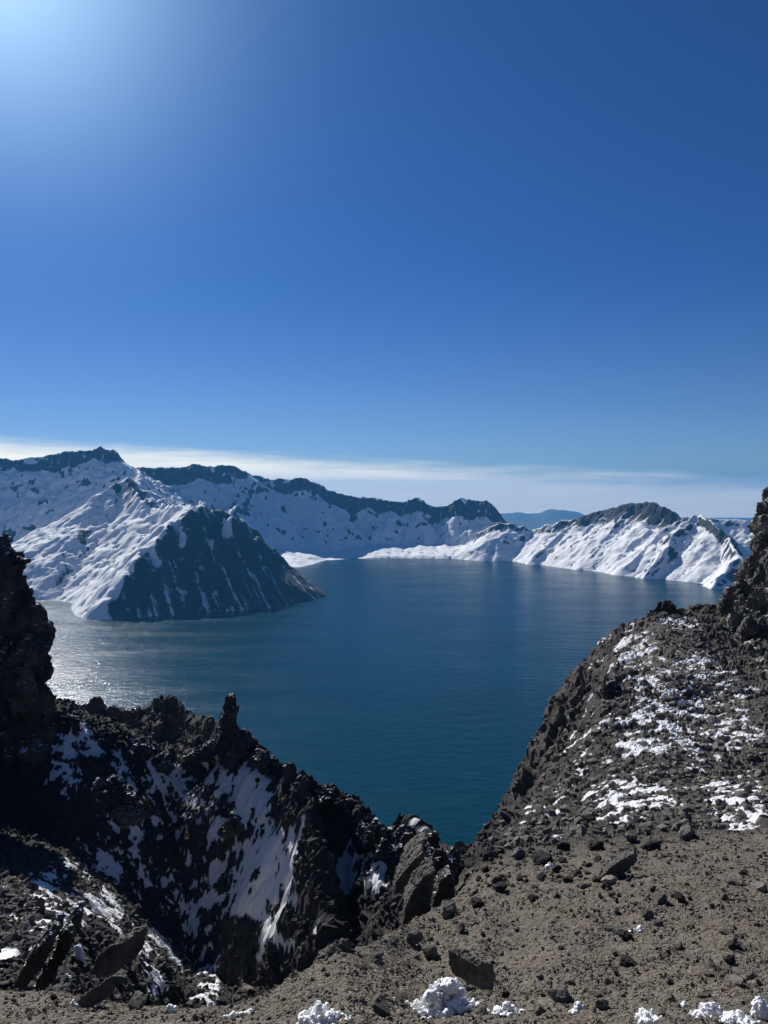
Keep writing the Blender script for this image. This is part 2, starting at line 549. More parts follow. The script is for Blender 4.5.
pen = np.maximum(pen, ridge_field(XX, YY, line((250, 542, 3000), (262, 568, 2880), (268, 592, 2760)), prof(1.0, 400, .85)))
pen = np.maximum(pen, ridge_field(XX, YY, line((205, 508, 2950), (175, 508, 3100), (150, 505, 3230), (137, 494, 3380), (125, 482, 3500), (118, 484, 3560)), prof(1.15, 60, .66)))
pen = np.maximum(pen, ridge_field(XX, YY, line((125, 482, 3500), (100, 495, 3420), (87, 510, 3360), (55, 535, 3280), (27, 551, 3230), (-60, 590, 3100)), prof(.75, 60, .58)))
pen = np.maximum(pen, ridge_field(XX, YY, line((125, 482, 3500), (135, 492, 4000), (140, 470, 4650)), prof(.9, 60, .62)))
rgt = ridge_field(XX, YY, line((479, 533, 4640), (501, 523, 4600), (516, 527, 4560), (529, 530, 4520), (544, 526, 4470), (559, 523, 4420), (576, 521, 4370),
        (584, 517, 4340), (594, 514, 4310), (604, 513, 4280), (611, 509, 4250), (634, 505, 4160), (659, 503, 4040), (671, 508, 3960),
        (684, 518, 3860), (704, 517, 3740), (716, 526, 3600), (729, 541, 3480), (738, 556, 3300), (760, 580, 3120)), prof(1.25, 55 * hv, .58))
rgt = np.maximum(rgt, ridge_field(XX, YY, line((697, 517, 3780), (680, 530, 3690), (664, 550, 3580), (650, 566, 3500), (642, 579, 3440)), prof(.85, 400, .8)))
for q in (((634, 506, 4160), (612, 530, 4030), (590, 555, 3900)), ((576, 522, 4370), (552, 540, 4260), (535, 557, 4150)), ((684, 519, 3860), (655, 540, 3730), (628, 565, 3620)),
          ((529, 531, 4520), (505, 548, 4430)), ((604, 514, 4280), (580, 538, 4150), (562, 560, 4020))):
    rgt = np.maximum(rgt, ridge_field(XX, YY, line(*q), prof(.7, 30, .62)))
rgt = np.maximum(rgt, ridge_field(XX, YY, line((738, 556, 3300), (722, 575, 3190), (708, 590, 3090)), prof(.75, 400, .7)))
rgt = np.maximum(rgt, ridge_field(XX, YY, line((688, 521, 4500), (709, 519, 4480), (734, 522, 4450), (754, 524, 4400), (800, 522, 4300), (900, 515, 4100), (1050, 500, 3600)), prof(.75, 40, .52)))

stack = np.stack([rim, pen, rgt])
region = stack.argmax(0)
Hf = stack.max(0)
gq = np.gradient(blur(Hf, 2), RES)
cliffz = blur(sstep(np.hypot(gq[0], gq[1]), .75, 1.05), 1)
amp = np.clip((Hf + 20) / 120, 0.02, 1)
tR, nR = -X * .45 + Y * .89, X * .89 + Y * .45
fl_rim = fbm2(X / 75 + .4 * fbm2(X / 200, Y / 200, 3, 33), Y / 700, 5, 35, .6, True)
fl_rgt = fbm2(tR / 70 + .4 * fbm2(X / 200, Y / 200, 3, 34), nR / 650, 5, 36, .6, True)
wv = .5 * fbm2(X / 160, Y / 160, 3, 38)
fl_l = fbm2((X * .66 - Y * .75) / 42 + wv, (X * .75 + Y * .66) / 420, 5, 39, .6, True)
fl_r = fbm2((X * .83 + Y * .55) / 48 + wv, (X * .55 - Y * .83) / 420, 5, 40, .6, True)
gb = np.gradient(blur(stack[1], 4), RES)[1]
fl_pen = fl_l + (fl_r - fl_l) * sstep(-gb, -.1, .2)
flute = np.where(region == 0, fl_rim, np.where(region == 2, fl_rgt, fl_pen))
Hf = Hf + amp * (24 * fbm2(X / 260, Y / 260, 6, 31, .5, True) - 8 + 9 * fbm2(X / 60, Y / 60, 4, 41, .55) + np.where(region == 1, 7 + 11 * sstep(-gb, -.1, .2), 12) * flute)
Hf = Hf + sstep(Hf, 150, 320) * (region != 1) * cliffz * (11 * facets(X / 80, Y / 80, 43, 1.0) + 6 * facets(X / 32, Y / 32, 44, 1.0)) + (region == 1) * sstep(Hf, 60, 200) * (.25 + 1.2 * sstep(-gb, -.1, .2)) * (8 * facets(X / 60, Y / 60, 45, 1.) + 5 * facets(X / 26, Y / 26, 46, 1.))
# running water, many drops at once, carves gullies down every wall
def erode(Hm, n, steps, seed, rate=.22):
    r = np.random.default_rng(seed)
    nr, nc = Hm.shape
    for batch in range(n):
        m = 60000
        px = r.uniform(1, nc - 2, m); py = r.uniform(1, nr - 2, m)
        vx = np.zeros(m); vy = np.zeros(m); sed = np.zeros(m)
        for s in range(steps):
            ix, iy = px.astype(int), py.astype(int)
            fx, fy = px - ix, py - iy
            h00, h10, h01, h11 = Hm[iy, ix], Hm[iy, ix + 1], Hm[iy + 1, ix], Hm[iy + 1, ix + 1]
            gxx = (h10 - h00) * (1 - fy) + (h11 - h01) * fy
            gyy = (h01 - h00) * (1 - fx) + (h11 - h10) * fx
            vx = vx * .35 - gxx * .65; vy = vy * .35 - gyy * .65
            L = np.hypot(vx, vy) + 1e-6
            px2 = np.clip(px + vx / L, 1, nc - 2.01); py2 = np.clip(py + vy / L, 1, nr - 2.01)
            g = np.hypot(gxx, gyy)
            cap = np.where(h00 > -5, np.minimum(g, 9) * .2, 0)
            dz = (cap - sed) * rate
            sed = sed + dz
            np.subtract.at(Hm, (iy, ix), np.clip(dz, -1.0, 1.0) * .9)
            px, py = px2, py2
    return Hm
Hf = erode(Hf, 9, 34, 5)
Hf = Hf * .6 + blur(Hf, 1) * .4
gyd, gxd = np.gradient(Hf, RES)
slope = np.hypot(gxd, gyd)
conc = blur(Hf, 6) - Hf
g0y, g0x = np.gradient(blur(stack.max(0), 1), RES)
slope0 = np.hypot(g0x, g0y)
cliff = sstep(slope0 + .16 * fbm2(X / 45, Y / 45, 4, 53) + .26 * (flute - .3), np.where(region == 0, 1.0, .80), np.where(region == 0, 1.18, 1.02))
u_, v_ = pix(X, Y, Hf)
# bare rock where the wall is steep, where the wind scours the crests; snow in the hollows
crest_gap = np.where(region == 0, 0, 0)
sn = np.where(region == 1, 1.0 - .35 * sstep(blur(slope, 2) + .2 * fbm2(X / 70, Y / 70, 5, 51), .9, 1.4), 1.02 - .95 * cliff - .10 * sstep(blur(slope, 1), 1.1, 1.6))
sn = sn + np.clip(conc / 16, -.14, .25)
streak = fbm2(X / 30, Y / 30, 4, 61)
# dark faces
def near_line(pts, r):
    f = ridge_field(X, Y, np.array([(p[0], p[1], 0.0) for p in pts]), lambda d: d)
    return sstep(-f, r, r * .35)
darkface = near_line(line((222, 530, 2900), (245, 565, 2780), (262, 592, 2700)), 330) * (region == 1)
sunface = ((gxd * -sdir.x + gyd * -sdir.y) * 1.0 + .0)
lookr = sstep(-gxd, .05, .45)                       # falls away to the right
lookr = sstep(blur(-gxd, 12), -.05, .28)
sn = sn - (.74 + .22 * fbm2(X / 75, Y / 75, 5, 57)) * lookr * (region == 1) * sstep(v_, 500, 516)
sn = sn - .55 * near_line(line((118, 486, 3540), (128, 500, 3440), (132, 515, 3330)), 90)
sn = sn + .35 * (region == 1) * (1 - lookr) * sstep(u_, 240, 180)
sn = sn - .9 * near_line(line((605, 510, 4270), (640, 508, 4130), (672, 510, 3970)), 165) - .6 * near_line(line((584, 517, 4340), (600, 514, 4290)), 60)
sn = sn - .75 * near_line(line((668, 550, 3560), (690, 538, 3640), (706, 545, 3600)), 190) * lookr  # shade deepened in colour: snow thinned on the spur's shaded right face
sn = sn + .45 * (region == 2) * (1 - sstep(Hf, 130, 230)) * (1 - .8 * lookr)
sn = np.where((Hf < 9) & ((region != 1) | (lookr < .4)), sn + .3, sn)
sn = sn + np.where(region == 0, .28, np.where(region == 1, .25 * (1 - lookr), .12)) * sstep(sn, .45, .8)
sn = np.clip(sn, -.05, 1.35)
V = np.stack([X, Y, Hf], -1).reshape(-1, 3)
nr, nc = X.shape
fmax = np.maximum.reduce([Hf[:-1, :-1], Hf[:-1, 1:], Hf[1:, 1:], Hf[1:, :-1]])
keep = fmax > -6
regf = region[:-1, :-1]
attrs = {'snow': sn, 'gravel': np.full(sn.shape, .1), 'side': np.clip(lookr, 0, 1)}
for k, (nm, lab) in enumerate((('caldera_rim', 'long crater rim of dark cliffs above shaded blue snow slopes beyond the lake'),
                               ('mountain', 'bright snowy mountain with a dark shaded face jutting into the lake from one side'),
                               ('mountain', 'white gullied mountain wall with dark rocky top along the far shore'))):
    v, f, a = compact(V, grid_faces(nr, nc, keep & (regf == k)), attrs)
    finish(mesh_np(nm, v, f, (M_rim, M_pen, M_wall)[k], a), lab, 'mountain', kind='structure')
print('far', round(time.time() - T0, 1))

# distance of the lake surface to the shore, for the pale shallows
shal = blur(np.where(Hf > -1, 1.0, 0.0), 14)

# ------------------------------------------------------------------ lake
lx = np.concatenate([np.linspace(-6000, -3750, 6), np.arange(-3700, 2700, 40), np.linspace(2750, 6000, 6)])
ly = np.concatenate([np.linspace(150, 1960, 30), np.arange(1990, 6500, 40)])
LX, LY = np.meshgrid(lx, ly)
ii = np.clip(((LY - gy[0]) / RES).astype(int), 0, nr - 1); jj = np.clip(((LX - gx[0]) / RES).astype(int), 0, nc - 1)
sv = np.where(LY > 1990, shal[ii, jj], 0) * sstep(LY, 3400, 2700)
lv = np.stack([LX, LY, 0 * LX], -1).reshape(-1, 3)
finish(mesh_np('lake', lv, grid_faces(len(ly), len(lx)), M_water, {'shallow': np.clip(sv * 2, 0, 1)}),
       'deep blue crater lake with sun glitter near the dark crag', 'lake', kind='structure')

# ------------------------------------------------------------------ land beyond the rim
az = np.linspace(-1.1, 1.1, 420)
rr = np.exp(np.linspace(math.log(7200), math.log(30000), 150))
A, R = np.meshgrid(az, rr)
hx, hy = R * np.sin(A), R * np.cos(A)
env = np.interp(R, [7200, 9000, 12000, 17000, 22000, 24500, 30000], [-620, -600, -560, -520, -480, -560, -640])
hz = env + 110 * fbm2(hx / 3200, hy / 3200, 6, 71, .5, True) - 40
tgt = 400 + slope_of(np.interp(384 + F * np.tan(A), [-500, 300, 499, 514, 530, 549, 564, 584, 620, 700, 760, 900, 1500], [512, 512, 513, 511.5, 513, 508.5, 509, 513, 517, 519, 519, 516, 514])) * R * np.cos(A)
wgt = np.exp(-((R - 22000) / 1500) ** 2)
hz = hz * (1 - wgt) + (tgt - 30 + 150 * fbm2(A * 30, R / 2500, 6, 77)) * wgt
M_hill = terrain_mat('forested_hill', (.06, .07, .065), (.10, .105, .09), (.1, .09, .08), (.6, .62, .65), .0006, .002, .008, 20.0)
finish(mesh_np('hills', np.stack([hx, hy, hz], -1).reshape(-1, 3), grid_faces(*A.shape), M_hill, {'snow': .12 + 0 * A, 'gravel': 0 * A}),
       'faint blue hills on the horizon behind the crater rim', 'hills', kind='structure')
gr = np.array([[-34000, -3000, -680], [34000, -3000, -680], [34000, 30000, -680], [-34000, 30000, -680]], float)
finish(mesh_np('ground', gr, np.array([[0, 1, 2, 3]]), M_hill), 'low land far beyond the crater reaching to the horizon', 'ground', kind='structure')

# haze: one closed box of thin pale air
hb = bmesh.new()
bmesh.ops.create_cube(hb, size=1.0)
for v in hb.verts:
    v.co = Vector((v.co.x * 70000, 13000 + v.co.y * 35000, (v.co.z + .5) * (760 + 682) - 682))
hm = bpy.data.meshes.new('haze'); hb.to_mesh(hm); hb.free()
mh = bpy.data.materials.new('haze_air'); mh.use_nodes = True
ht = mh.node_tree; ht.nodes.clear()
pv = N(ht, 'ShaderNodeVolumePrincipled', Density=4.2e-5, Anisotropy=0.2)
pv.inputs['Color'].default_value = (.08, .36, .80, 1)
ho = ht.nodes.new('ShaderNodeOutputMaterial')
ht.links.new(pv.outputs[0], ho.inputs['Volume'])
hm.materials.append(mh)
hz_o = bpy.data.objects.new('haze', hm); COL.objects.link(hz_o)
finish(hz_o, 'thin blue haze over the lake and the far mountains', 'haze', kind='stuff')

# ------------------------------------------------------------------ near slopes
KN = {  # column of the photo: (distance, row) knots - bottom, lip, gully, slope, crest, back, wall
 -500: [(7, 1040), (14, 980), (60, 880), (112, 800), (128, 690), (160, 710), (300, 850)],
 -200: [(7, 1040), (14, 982), (60, 880), (114, 815), (131, 690), (158, 730), (300, 860)],
    0: [(7, 1040), (13, 988), (55, 890), (113, 830), (130, 705), (158, 735), (300, 880)],
   60: [(7, 1040), (12, 992), (50, 915), (111, 848), (130, 698), (158, 735), (300, 880)],
  120: [(7, 1040), (12, 1000), (60, 950), (110, 898), (132, 724), (158, 760), (300, 890)],
  180: [(7, 1040), (12, 1003), (80, 990), (109, 970), (134, 752), (156, 790), (300, 900)],
  230: [(7, 1040), (13, 1000), (80, 1010), (105, 985), (131, 738), (150, 800), (290, 910)],
  270: [(7, 1040), (13, 985), (80, 1020), (98, 990), (121, 762), (138, 830), (280, 920)],
  300: [(7, 1040), (13, 968), (78, 1010), (94, 980), (113, 778), (128, 850), (270, 930)],
  345: [(7, 1040), (14, 945), (75, 990), (98, 957), (110, 800), (122, 870), (250, 940)],
  380: [(7, 1040), (16, 935), (70, 950), (96, 932), (105, 824), (117, 890), (240, 950)],
  420: [(7, 1040), (20, 915), (56, 915), (87, 905), (97, 836), (108, 900), (230, 960)],
  455: [(7, 1040), (22, 895), (36, 885), (49, 866), (60, 852), (72, 910), (210, 965)],
  490: [(7, 1040), (22, 888), (32, 863), (40, 855), (50, 850), (62, 900), (200, 965)],
  515: [(7, 1040), (22, 890), (34, 853), (43, 839), (56, 822), (67, 880), (205, 962)],
  545: [(7, 1040), (20, 895), (34, 848), (50, 822), (70, 793), (82, 865), (220, 955)],
  580: [(7, 1040), (20, 890), (34, 843), (62, 784), (93, 735), (105, 810), (250, 930)],
  610: [(7, 1040), (20, 890), (34, 840), (74, 745), (126, 656), (142, 720), (290, 890)],
  660: [(7, 1040), (20, 885), (34, 835), (82, 720), (148, 610), (165, 670), (320, 850)],
  720: [(7, 1040), (20, 880), (34, 830), (87, 708), (160, 604), (178, 650), (330, 830)],
  768: [(7, 1040), (20, 880), (34, 825), (87, 700), (170, 595), (190, 640), (340, 800)],
 1000: [(7, 1040), (20, 870), (34, 810), (87, 685), (180, 560), (200, 600), (360, 780)],
 1400: [(7, 1040), (20, 860), (34, 790), (87, 660), (180, 540), (200, 570), (380, 760)],
}
us = np.array(sorted(KN))
KD = np.array([[k[0] for k in KN[u]] for u in us]); KV = np.array([[k[1] for k in KN[u]] for u in us])
acol = np.concatenate([np.linspace(-1.15, -.56, 110), np.arange(-.555, .5551, 1.35 / F), np.linspace(.56, 1.15, 110)])
ucol = 384 + F * acol
lnY = np.concatenate([np.linspace(math.log(.5), math.log(5.5), 60, endpoint=False), np.arange(math.log(5.5), math.log(185), .0036), np.linspace(math.log(186), math.log(760), 170)])
yrow = np.exp(lnY)
Zg = np.zeros((len(yrow), len(acol)))
def colint(tab):
    r = np.stack([np.interp(ucol, us, tab[:, k]) for k in range(tab.shape[1])], 1)
    k = np.hanning(27); k /= k.sum()
    return np.stack([np.convolve(np.pad(r[:, j], 13, mode='edge'), k, 'valid') for j in range(r.shape[1])], 1)
cD, cV = colint(KD), colint(KV)
for j in range(len(acol)):
    D = cD[j]; z = slope_of(cV[j]) * D
    kd = np.concatenate([[.5, 2.5], D, [640, 800]])
    kz = np.concatenate([[-1.75, -2.4], z, [-408, -430]])
    Zg[:, j] = np.interp(lnY, np.log(kd), kz)
# soften the knots along each column
k = np.hanning(31); k /= k.sum()
Zs = np.apply_along_axis(lambda c: np.convolve(np.pad(c, 15, mode='edge'), k, 'valid'), 0, Zg / yrow[:, None]) * yrow[:, None]
Xn = acol[None, :] * yrow[:, None]
Yn = np.repeat(yrow[:, None], len(acol), 1)
base = Zs + ZC
un, vn = pix(Xn, Yn, base)
w1 = fbm2(Xn / 9, Yn / 9, 4, 91); w2 = fbm2(Xn / 9, Yn / 9, 4, 95)
Xw, Yw = Xn + 1.8 * w1, Yn + 1.8 * w2
# spurs and ribs that stand out of the slopes
def rprof(s1, h1, s2):
    return prof(s1, h1, s2, h1 + 5.0, 2.0)
def rib(pts, pr):
    return ridge_field(Xw, Yw, line(*pts), pr)
back_ridge = rib(((40, 712, 168), (83, 703, 170), (97, 699, 172), (107, 708, 172), (127, 712, 172), (143, 707, 172), (160, 697, 172), (170, 696, 171), (182, 704, 168), (188, 715, 165), (207, 719, 160), (222, 726, 152)), prof(1.6, 4, .75))
dark_rib = rib(((288, 768, 117), (301, 776, 112), (312, 800, 105), (314, 835, 99), (321, 875, 94), (329, 915, 88), (337, 945, 82)), rprof(3.0, 12, 2.0))
knob_rib = rib(((301, 776, 112), (322, 786, 111), (345, 795, 109), (354, 808, 108), (362, 826, 106)), rprof(2.4, 9, 1.6))
notch_rib = rib(((366, 813, 107), (374, 822, 105), (386, 821, 103), (403, 825, 100), (420, 833, 94), (432, 838, 84), (437, 850, 70)), rprof(2.2, 6, 1.6))
mid_rib = rib(((190, 745, 133), (215, 735, 131), (232, 728, 130), (250, 738, 128), (262, 752, 124)), rprof(1.8, 5, 1.0))
spur_rib = ridge_field(Xw, Yw, line(*((532, 820, 60), (552, 798, 68), (572, 779, 76), (588, 750, 87), (605, 724, 97), (611, 701, 106), (615, 679, 115), (627, 657, 126), (643, 645, 136), (651, 629, 142), (658, 614, 147), (668, 604, 149))), prof(2.6, 25, 2.0))
mid_spur = rib(((652, 612, 147), (640, 640, 130), (632, 672, 112), (628, 700, 100), (640, 722, 92)), rprof(1.2, 2.5, .6))
ribs = np.maximum.reduce([back_ridge, dark_rib, knob_rib, notch_rib, mid_rib, spur_rib, mid_spur])
base2 = np.maximum(base, ribs)
on_rib = sstep(base2 - base, .2, 1.5)
# how rough: gravel in front is fine, slopes are blocky
gravelm = np.zeros_like(base)
lip = np.interp(un, us, KD[:, 1]); gul = np.interp(un, us, KD[:, 2])
front = np.where(un < 440, sstep(Yn, lip * 1.12, lip * .92), sstep(Yn, np.minimum(gul, 36) * 1.03, np.minimum(gul, 36) * .9))
front = np.where(un < 440, np.maximum(front, 0), front)
gravelm = front
brown_patch = sstep(np.hypot((un - 668) / 40, (vn - 655) / 40), 1.15, .6) + .8 * sstep(np.hypot((un - 735) / 60, (vn - 720) / 50), 1.2, .5) + .75 * sstep(np.hypot((un - 720) / 90, (vn - 800) / 40), 1.2, .5)
brown_patch += .4 * sstep(np.hypot((un - 45) / 90, (vn - 900) / 60), 1.2, .4) + .55 * sstep(np.hypot((un - 335) / 22, (vn - 845) / 30), 1.2, .5)
brown_patch += .4 * (base2 - base > .3) * (back_ridge >= ribs - .01)
gravelm = np.clip(np.maximum(gravelm, brown_patch * (.75 + .5 * fbm2(Xn / 6, Yn / 6, 4, 101))), 0, 1)
rough = (1 - front) * (1 - .55 * np.clip(brown_patch, 0, 1))
right = sstep(un, 470, 540)
b2 = blur(base2, 2)
S = np.vstack([np.zeros((1, len(acol))), np.cumsum(np.hypot(np.diff(Yn, axis=0), np.diff(b2, axis=0)), 0)])   # length along the slope
S = blur(S, 3)
Sw = S + 1.8 * w2
f1 = facets(Xw / 8.0, Sw / 8.0, 1, .9); f2 = facets(Xw / 3.1 + 5, Sw / 3.1, 2, 1.0)
f3 = facets(Xw / 1.25, Sw / 1.25 + 3, 3, 1.0); f4 = facets(Xn / .55, S / .55, 4, 1.0)
n0 = fbm2(Xn / 22, S / 22, 5, 111, .5, True) - .3
lumps = fbm2(Xn / 2.2, S / 2.2, 4, 121)
far_fade = sstep(Yn, 14, 38) * rough * np.clip(Yn / 80, .45, 1.1)
low_ = far_fade * (n0 * 1.2 + f1 * (.30 + .5 * on_rib))
high_ = far_fade * ((.26 + .25 * on_rib) * f2 + (.22 + .1 * on_rib) * f3 + .13 * f4 + .22 * lumps)
f5 = facets(Xn / .26, S / .26, 5, 1.1); f6 = facets(Xn / .10, S / .10, 6, 1.1)
gfin = .16 * fbm2(Xn / 1.6, S / 1.6, 5, 131) + .034 * f5 + .016 * f6 + .05 * fbm2(Xn / .4, S / .4, 4, 141)
high_ = high_ + (front * .8 + .35 * (1 - front)) * gfin * sstep(Yn, .8, 3.5)
# the steepest faces break up in all three directions
steep = np.where((Yn > 16) & (Yn < 190) & (np.abs(acol)[None, :] < .62) & (np.maximum(on_rib, sstep(np.hypot(*np.gradient(b2)) / (Yn * .004), .7, 1.2)) > .02))
p3 = np.stack([Xn[steep], Yn[steep], b2[steep]], 1)
wq = np.stack([fbm3(p3 / 5, 2, 3), fbm3(p3 / 5, 2, 13), fbm3(p3 / 5, 2, 23)], 1) * 1.2
p3 = p3 + wq
h3 = .40 * facets3(p3 / 3.4, 61, 2.2) + .24 * facets3(p3 / 1.4, 62, 2.2) + .10 * fbm3(p3 / 1.8, 3, 63, .55, True)
print('steep', len(p3))
sfac = np.maximum(on_rib, sstep(np.hypot(*np.gradient(b2)) / (Yn * .004), .7, 1.2))[steep]
high_[steep] = high_[steep] * (1 - .6 * sfac) + far_fade[steep] * h3 * sfac * .8
rk = low_ + high_
# normals of the smooth slope: stones and snow stand out square to it
def nrm(Zm):
    dXu, dXv = np.gradient(Xn, axis=1), np.gradient(Xn, axis=0)
    dYu, dYv = np.gradient(Yn, axis=1), np.gradient(Yn, axis=0)
    dZu, dZv = np.gradient(Zm, axis=1), np.gradient(Zm, axis=0)
    a, b, c = dYu * dZv - dZu * dYv, dZu * dXv - dXu * dZv, dXu * dYv - dYu * dXv
    L = np.sqrt(a * a + b * b + c * c) + 1e-12
    sg = np.sign(c)
    return a / L * sg, b / L * sg, c / L * sg
nx_, ny_, nz_ = nrm(blur(base2, 5))
# snow fills the hollows between the stones: depth over the smooth slope
def blob(u, v, ru, rv, d, ang=0):
    c, s = math.cos(math.radians(ang)), math.sin(math.radians(ang))
    du, dv = un - u, vn - v
    e = np.hypot((du * c + dv * s) / ru, (-du * s + dv * c) / rv)
    return d * sstep(e, 1.25, .45)
ok = (Yn > 15)
dep = -1.5 + 0 * base
for b in ((235, 816, 52, 62, 2.0, 20), (265, 880, 45, 75, 2.2, 20), (282, 940, 34, 46, 1.9, 15), (238, 782, 42, 22, 1.9, 0), (205, 930, 26, 40, 1.3, 20),
          (150, 800, 74, 74, 1.3, 20), (120, 870, 74, 44, 1.25, 20), (75, 760, 34, 56, 1.35, 20), (60, 900, 80, 50, 1.3, 0), (100, 915, 50, 28, 1.5, 30), (195, 900, 60, 64, 1.32, 20), (160, 950, 50, 30, 1.3, 20), (8, 955, 14, 26, 1.7, 30),
          (45, 935, 26, 16, 1.6, 0), (150, 985, 20, 34, 1.4, 20), (207, 990, 18, 30, 1.9, 0),
          (358, 875, 40, 52, 1.75, 40), (380, 905, 26, 20, 1.6, 30),
          (690, 715, 110, 84, 1.34, 30), (650, 772, 84, 62, 1.3, 20), (735, 800, 54, 44, 1.4, 0), (620, 805, 46, 38, 1.45, 20), (640, 650, 34, 28, 1.4, 0), (700, 660, 40, 22, 1.15, 0),
          (590, 745, 54, 76, 1.12, 0), (545, 810, 44, 40, 1.12, 0), (680, 625, 30, 14, 1.15, 0), (480, 870, 60, 18, 1.25, 0), (540, 838, 40, 14, 1.2, 0), (440, 880, 26, 40, 1.2, 0), (425, 850, 16, 26, 1.2, 0)):
    dep = np.maximum(dep, -1.5 + blob(*b))
dep = dep + .40 * fbm2(Xn / 8, S / 8, 4, 151) + .55 * fbm2(Xn / 2.4, S / 2.4, 4, 161)
dep = dep - .10 * right + (.5 + .45 * right) * fbm2(Xn / 1.0, S / 1.0, 4, 163) + .45 * right * fbm2(Xn / .42, S / .42, 3, 167) - 2.5 * ((back_ridge > base + .3) & (back_ridge >= ribs - .01))
scale_d = np.clip(Yn / 90, .35, 1.0)
snowd = low_ + (dep + .12) * .62 * scale_d + .05 * fbm2(Xn / 3, S / 3, 3, 171)
snowd = np.where(ok & (front < .5) & (Yn < 260), snowd, -1e3)
diff = snowd - rk
dd = np.maximum(rk, snowd)
zz = base2 + dd / np.maximum(nz_, .45)
snm = sstep(diff, -.05, .07)
vm = np.stack([Xn + nx_ * dd, Yn + ny_ * dd, base2 + nz_ * dd], -1).reshape(-1, 3)
# light dusting on flat ledges
gdust = fbm2(Xn / 1.1, S / 1.1, 4, 181)
dust = sstep(dep + 1.5 + 1.3 * gdust, .95, 1.7) * (1 - front) * .62 * sstep(Yn, 16, 30) * (Yn < 260)
snm = np.maximum(snm, dust * sstep(high_ - blur(high_, 3), .05, -.02))
NR, NC = base.shape
sp = (un[:-1, :-1] < 470)
at = {'snow': snm, 'gravel': np.maximum(gravelm, .45 * right * (.7 + .8 * fbm2(Xn / 5, Yn / 5, 4, 193)))}
fgm = (front[:-1, :-1] > .45)
for nm, lab, mk in (('ground', 'grey-brown stony gravel slope where the viewer stands', fgm),
                    ('hillside', 'shaded rocky hillside with blue snow patches falling to the lake', ~fgm & sp),
                    ('hillside', 'sunlit rocky spur with patchy snow beside the tall crag', ~fgm & ~sp)):
    v, f, a = compact(vm, grid_faces(NR, NC, mk), at)
    finish(mesh_np(nm, v, f, M_near, a, smooth=(nm == 'ground')), lab, 'slope', kind='structure')
print('near', round(time.time() - T0, 1), vm.shape)

def ground_at(x, y):
    """height of the finished near surface"""
    x = np.atleast_1d(np.asarray(x, float)); y = np.atleast_1d(np.asarray(y, float))
    fi = np.interp(np.log(y), lnY, np.arange(NR)); fj = np.interp(x / y, acol, np.arange(NC))
    i = np.clip(fi.astype(int), 0, NR - 2); j = np.clip(fj.astype(int), 0, NC - 2)
    a, b = fi - i, fj - j
    return (zz[i, j] * (1 - a) * (1 - b) + zz[i + 1, j] * a * (1 - b) + zz[i, j + 1] * (1 - a) * b + zz[i + 1, j + 1] * a * b)

_, vz = pix(Xn, Yn, zz)
run_min = np.minimum.accumulate(vz, 0)
visible = vz <= np.vstack([np.full((1, NC), 2000), run_min[:-1]]) + .3
def hit(u, v):
    """first ground point seen at pixel (u, v)"""
    j = int(np.argmin(np.abs(acol - (u - 384) / F)))
    c = np.where(run_min[:, j] <= v)[0]
    i = c[0] if len(c) else NR - 1
    return Xn[i, j], Yn[i, j], zz[i, j]

# ------------------------------------------------------------------ rock meshes
def hull_bm(r, n=18, sx=1, sy=1, sz=1, blocky=.5):
    bm = bmesh.new()
    for _ in range(n):
        d = r.normal(size=3); d /= np.linalg.norm(d)
        m = np.abs(d).max()
        d = d * (1 - blocky) + d / m * blocky * .85
        d *= r.uniform(.8, 1.05)
        bm.verts.new((d[0] * sx, d[1] * sy, d[2] * sz))
    res = bmesh.ops.convex_hull(bm, input=bm.verts)
    junk = [g for g in res['geom_interior'] + res['geom_unused'] if isinstance(g, bmesh.types.BMVert)]
    if junk: bmesh.ops.delete(bm, geom=list(set(junk)), context='VERTS')
    return bm

def rock_mesh(name, r, n=18, dims=(1, 1, 1), blocky=.5, cuts=2, rough=.05, mat=None):
    """an angular stone: split hull, worn edges, pitted faces; unit size"""
    bm = hull_bm(r, n, *dims, blocky)
    if cuts:
        bmesh.ops.bevel(bm, geom=bm.edges[:], offset=.05 * min(dims), segments=1, affect='EDGES', profile=.6)
        bmesh.ops.triangulate(bm, faces=bm.faces[:])
        for _ in range(cuts):
            bmesh.ops.subdivide_edges(bm, edges=[e for e in bm.edges if e.calc_length() > .16], cuts=1, use_grid_fill=True)
            bmesh.ops.triangulate(bm, faces=bm.faces[:])
    bm.normal_update()
    co = np.array([v.co for v in bm.verts]); no = np.array([v.normal for v in bm.verts])
    off = r.uniform(0, 50, 3)
    d = rough * (fbm3(co * 2.3 + off, 4, 3) * 1.2 + .5 * facets3(co * 3.0 + off, 7, .8))
    co = co + no * d[:, None]
    for v, c in zip(bm.verts, co): v.co = c
    me = bpy.data.meshes.new(name)
    bm.to_mesh(me); bm.free()
    me.polygons.foreach_set('use_smooth', np.full(len(me.polygons), False))
    if mat: me.materials.append(mat)
    return me

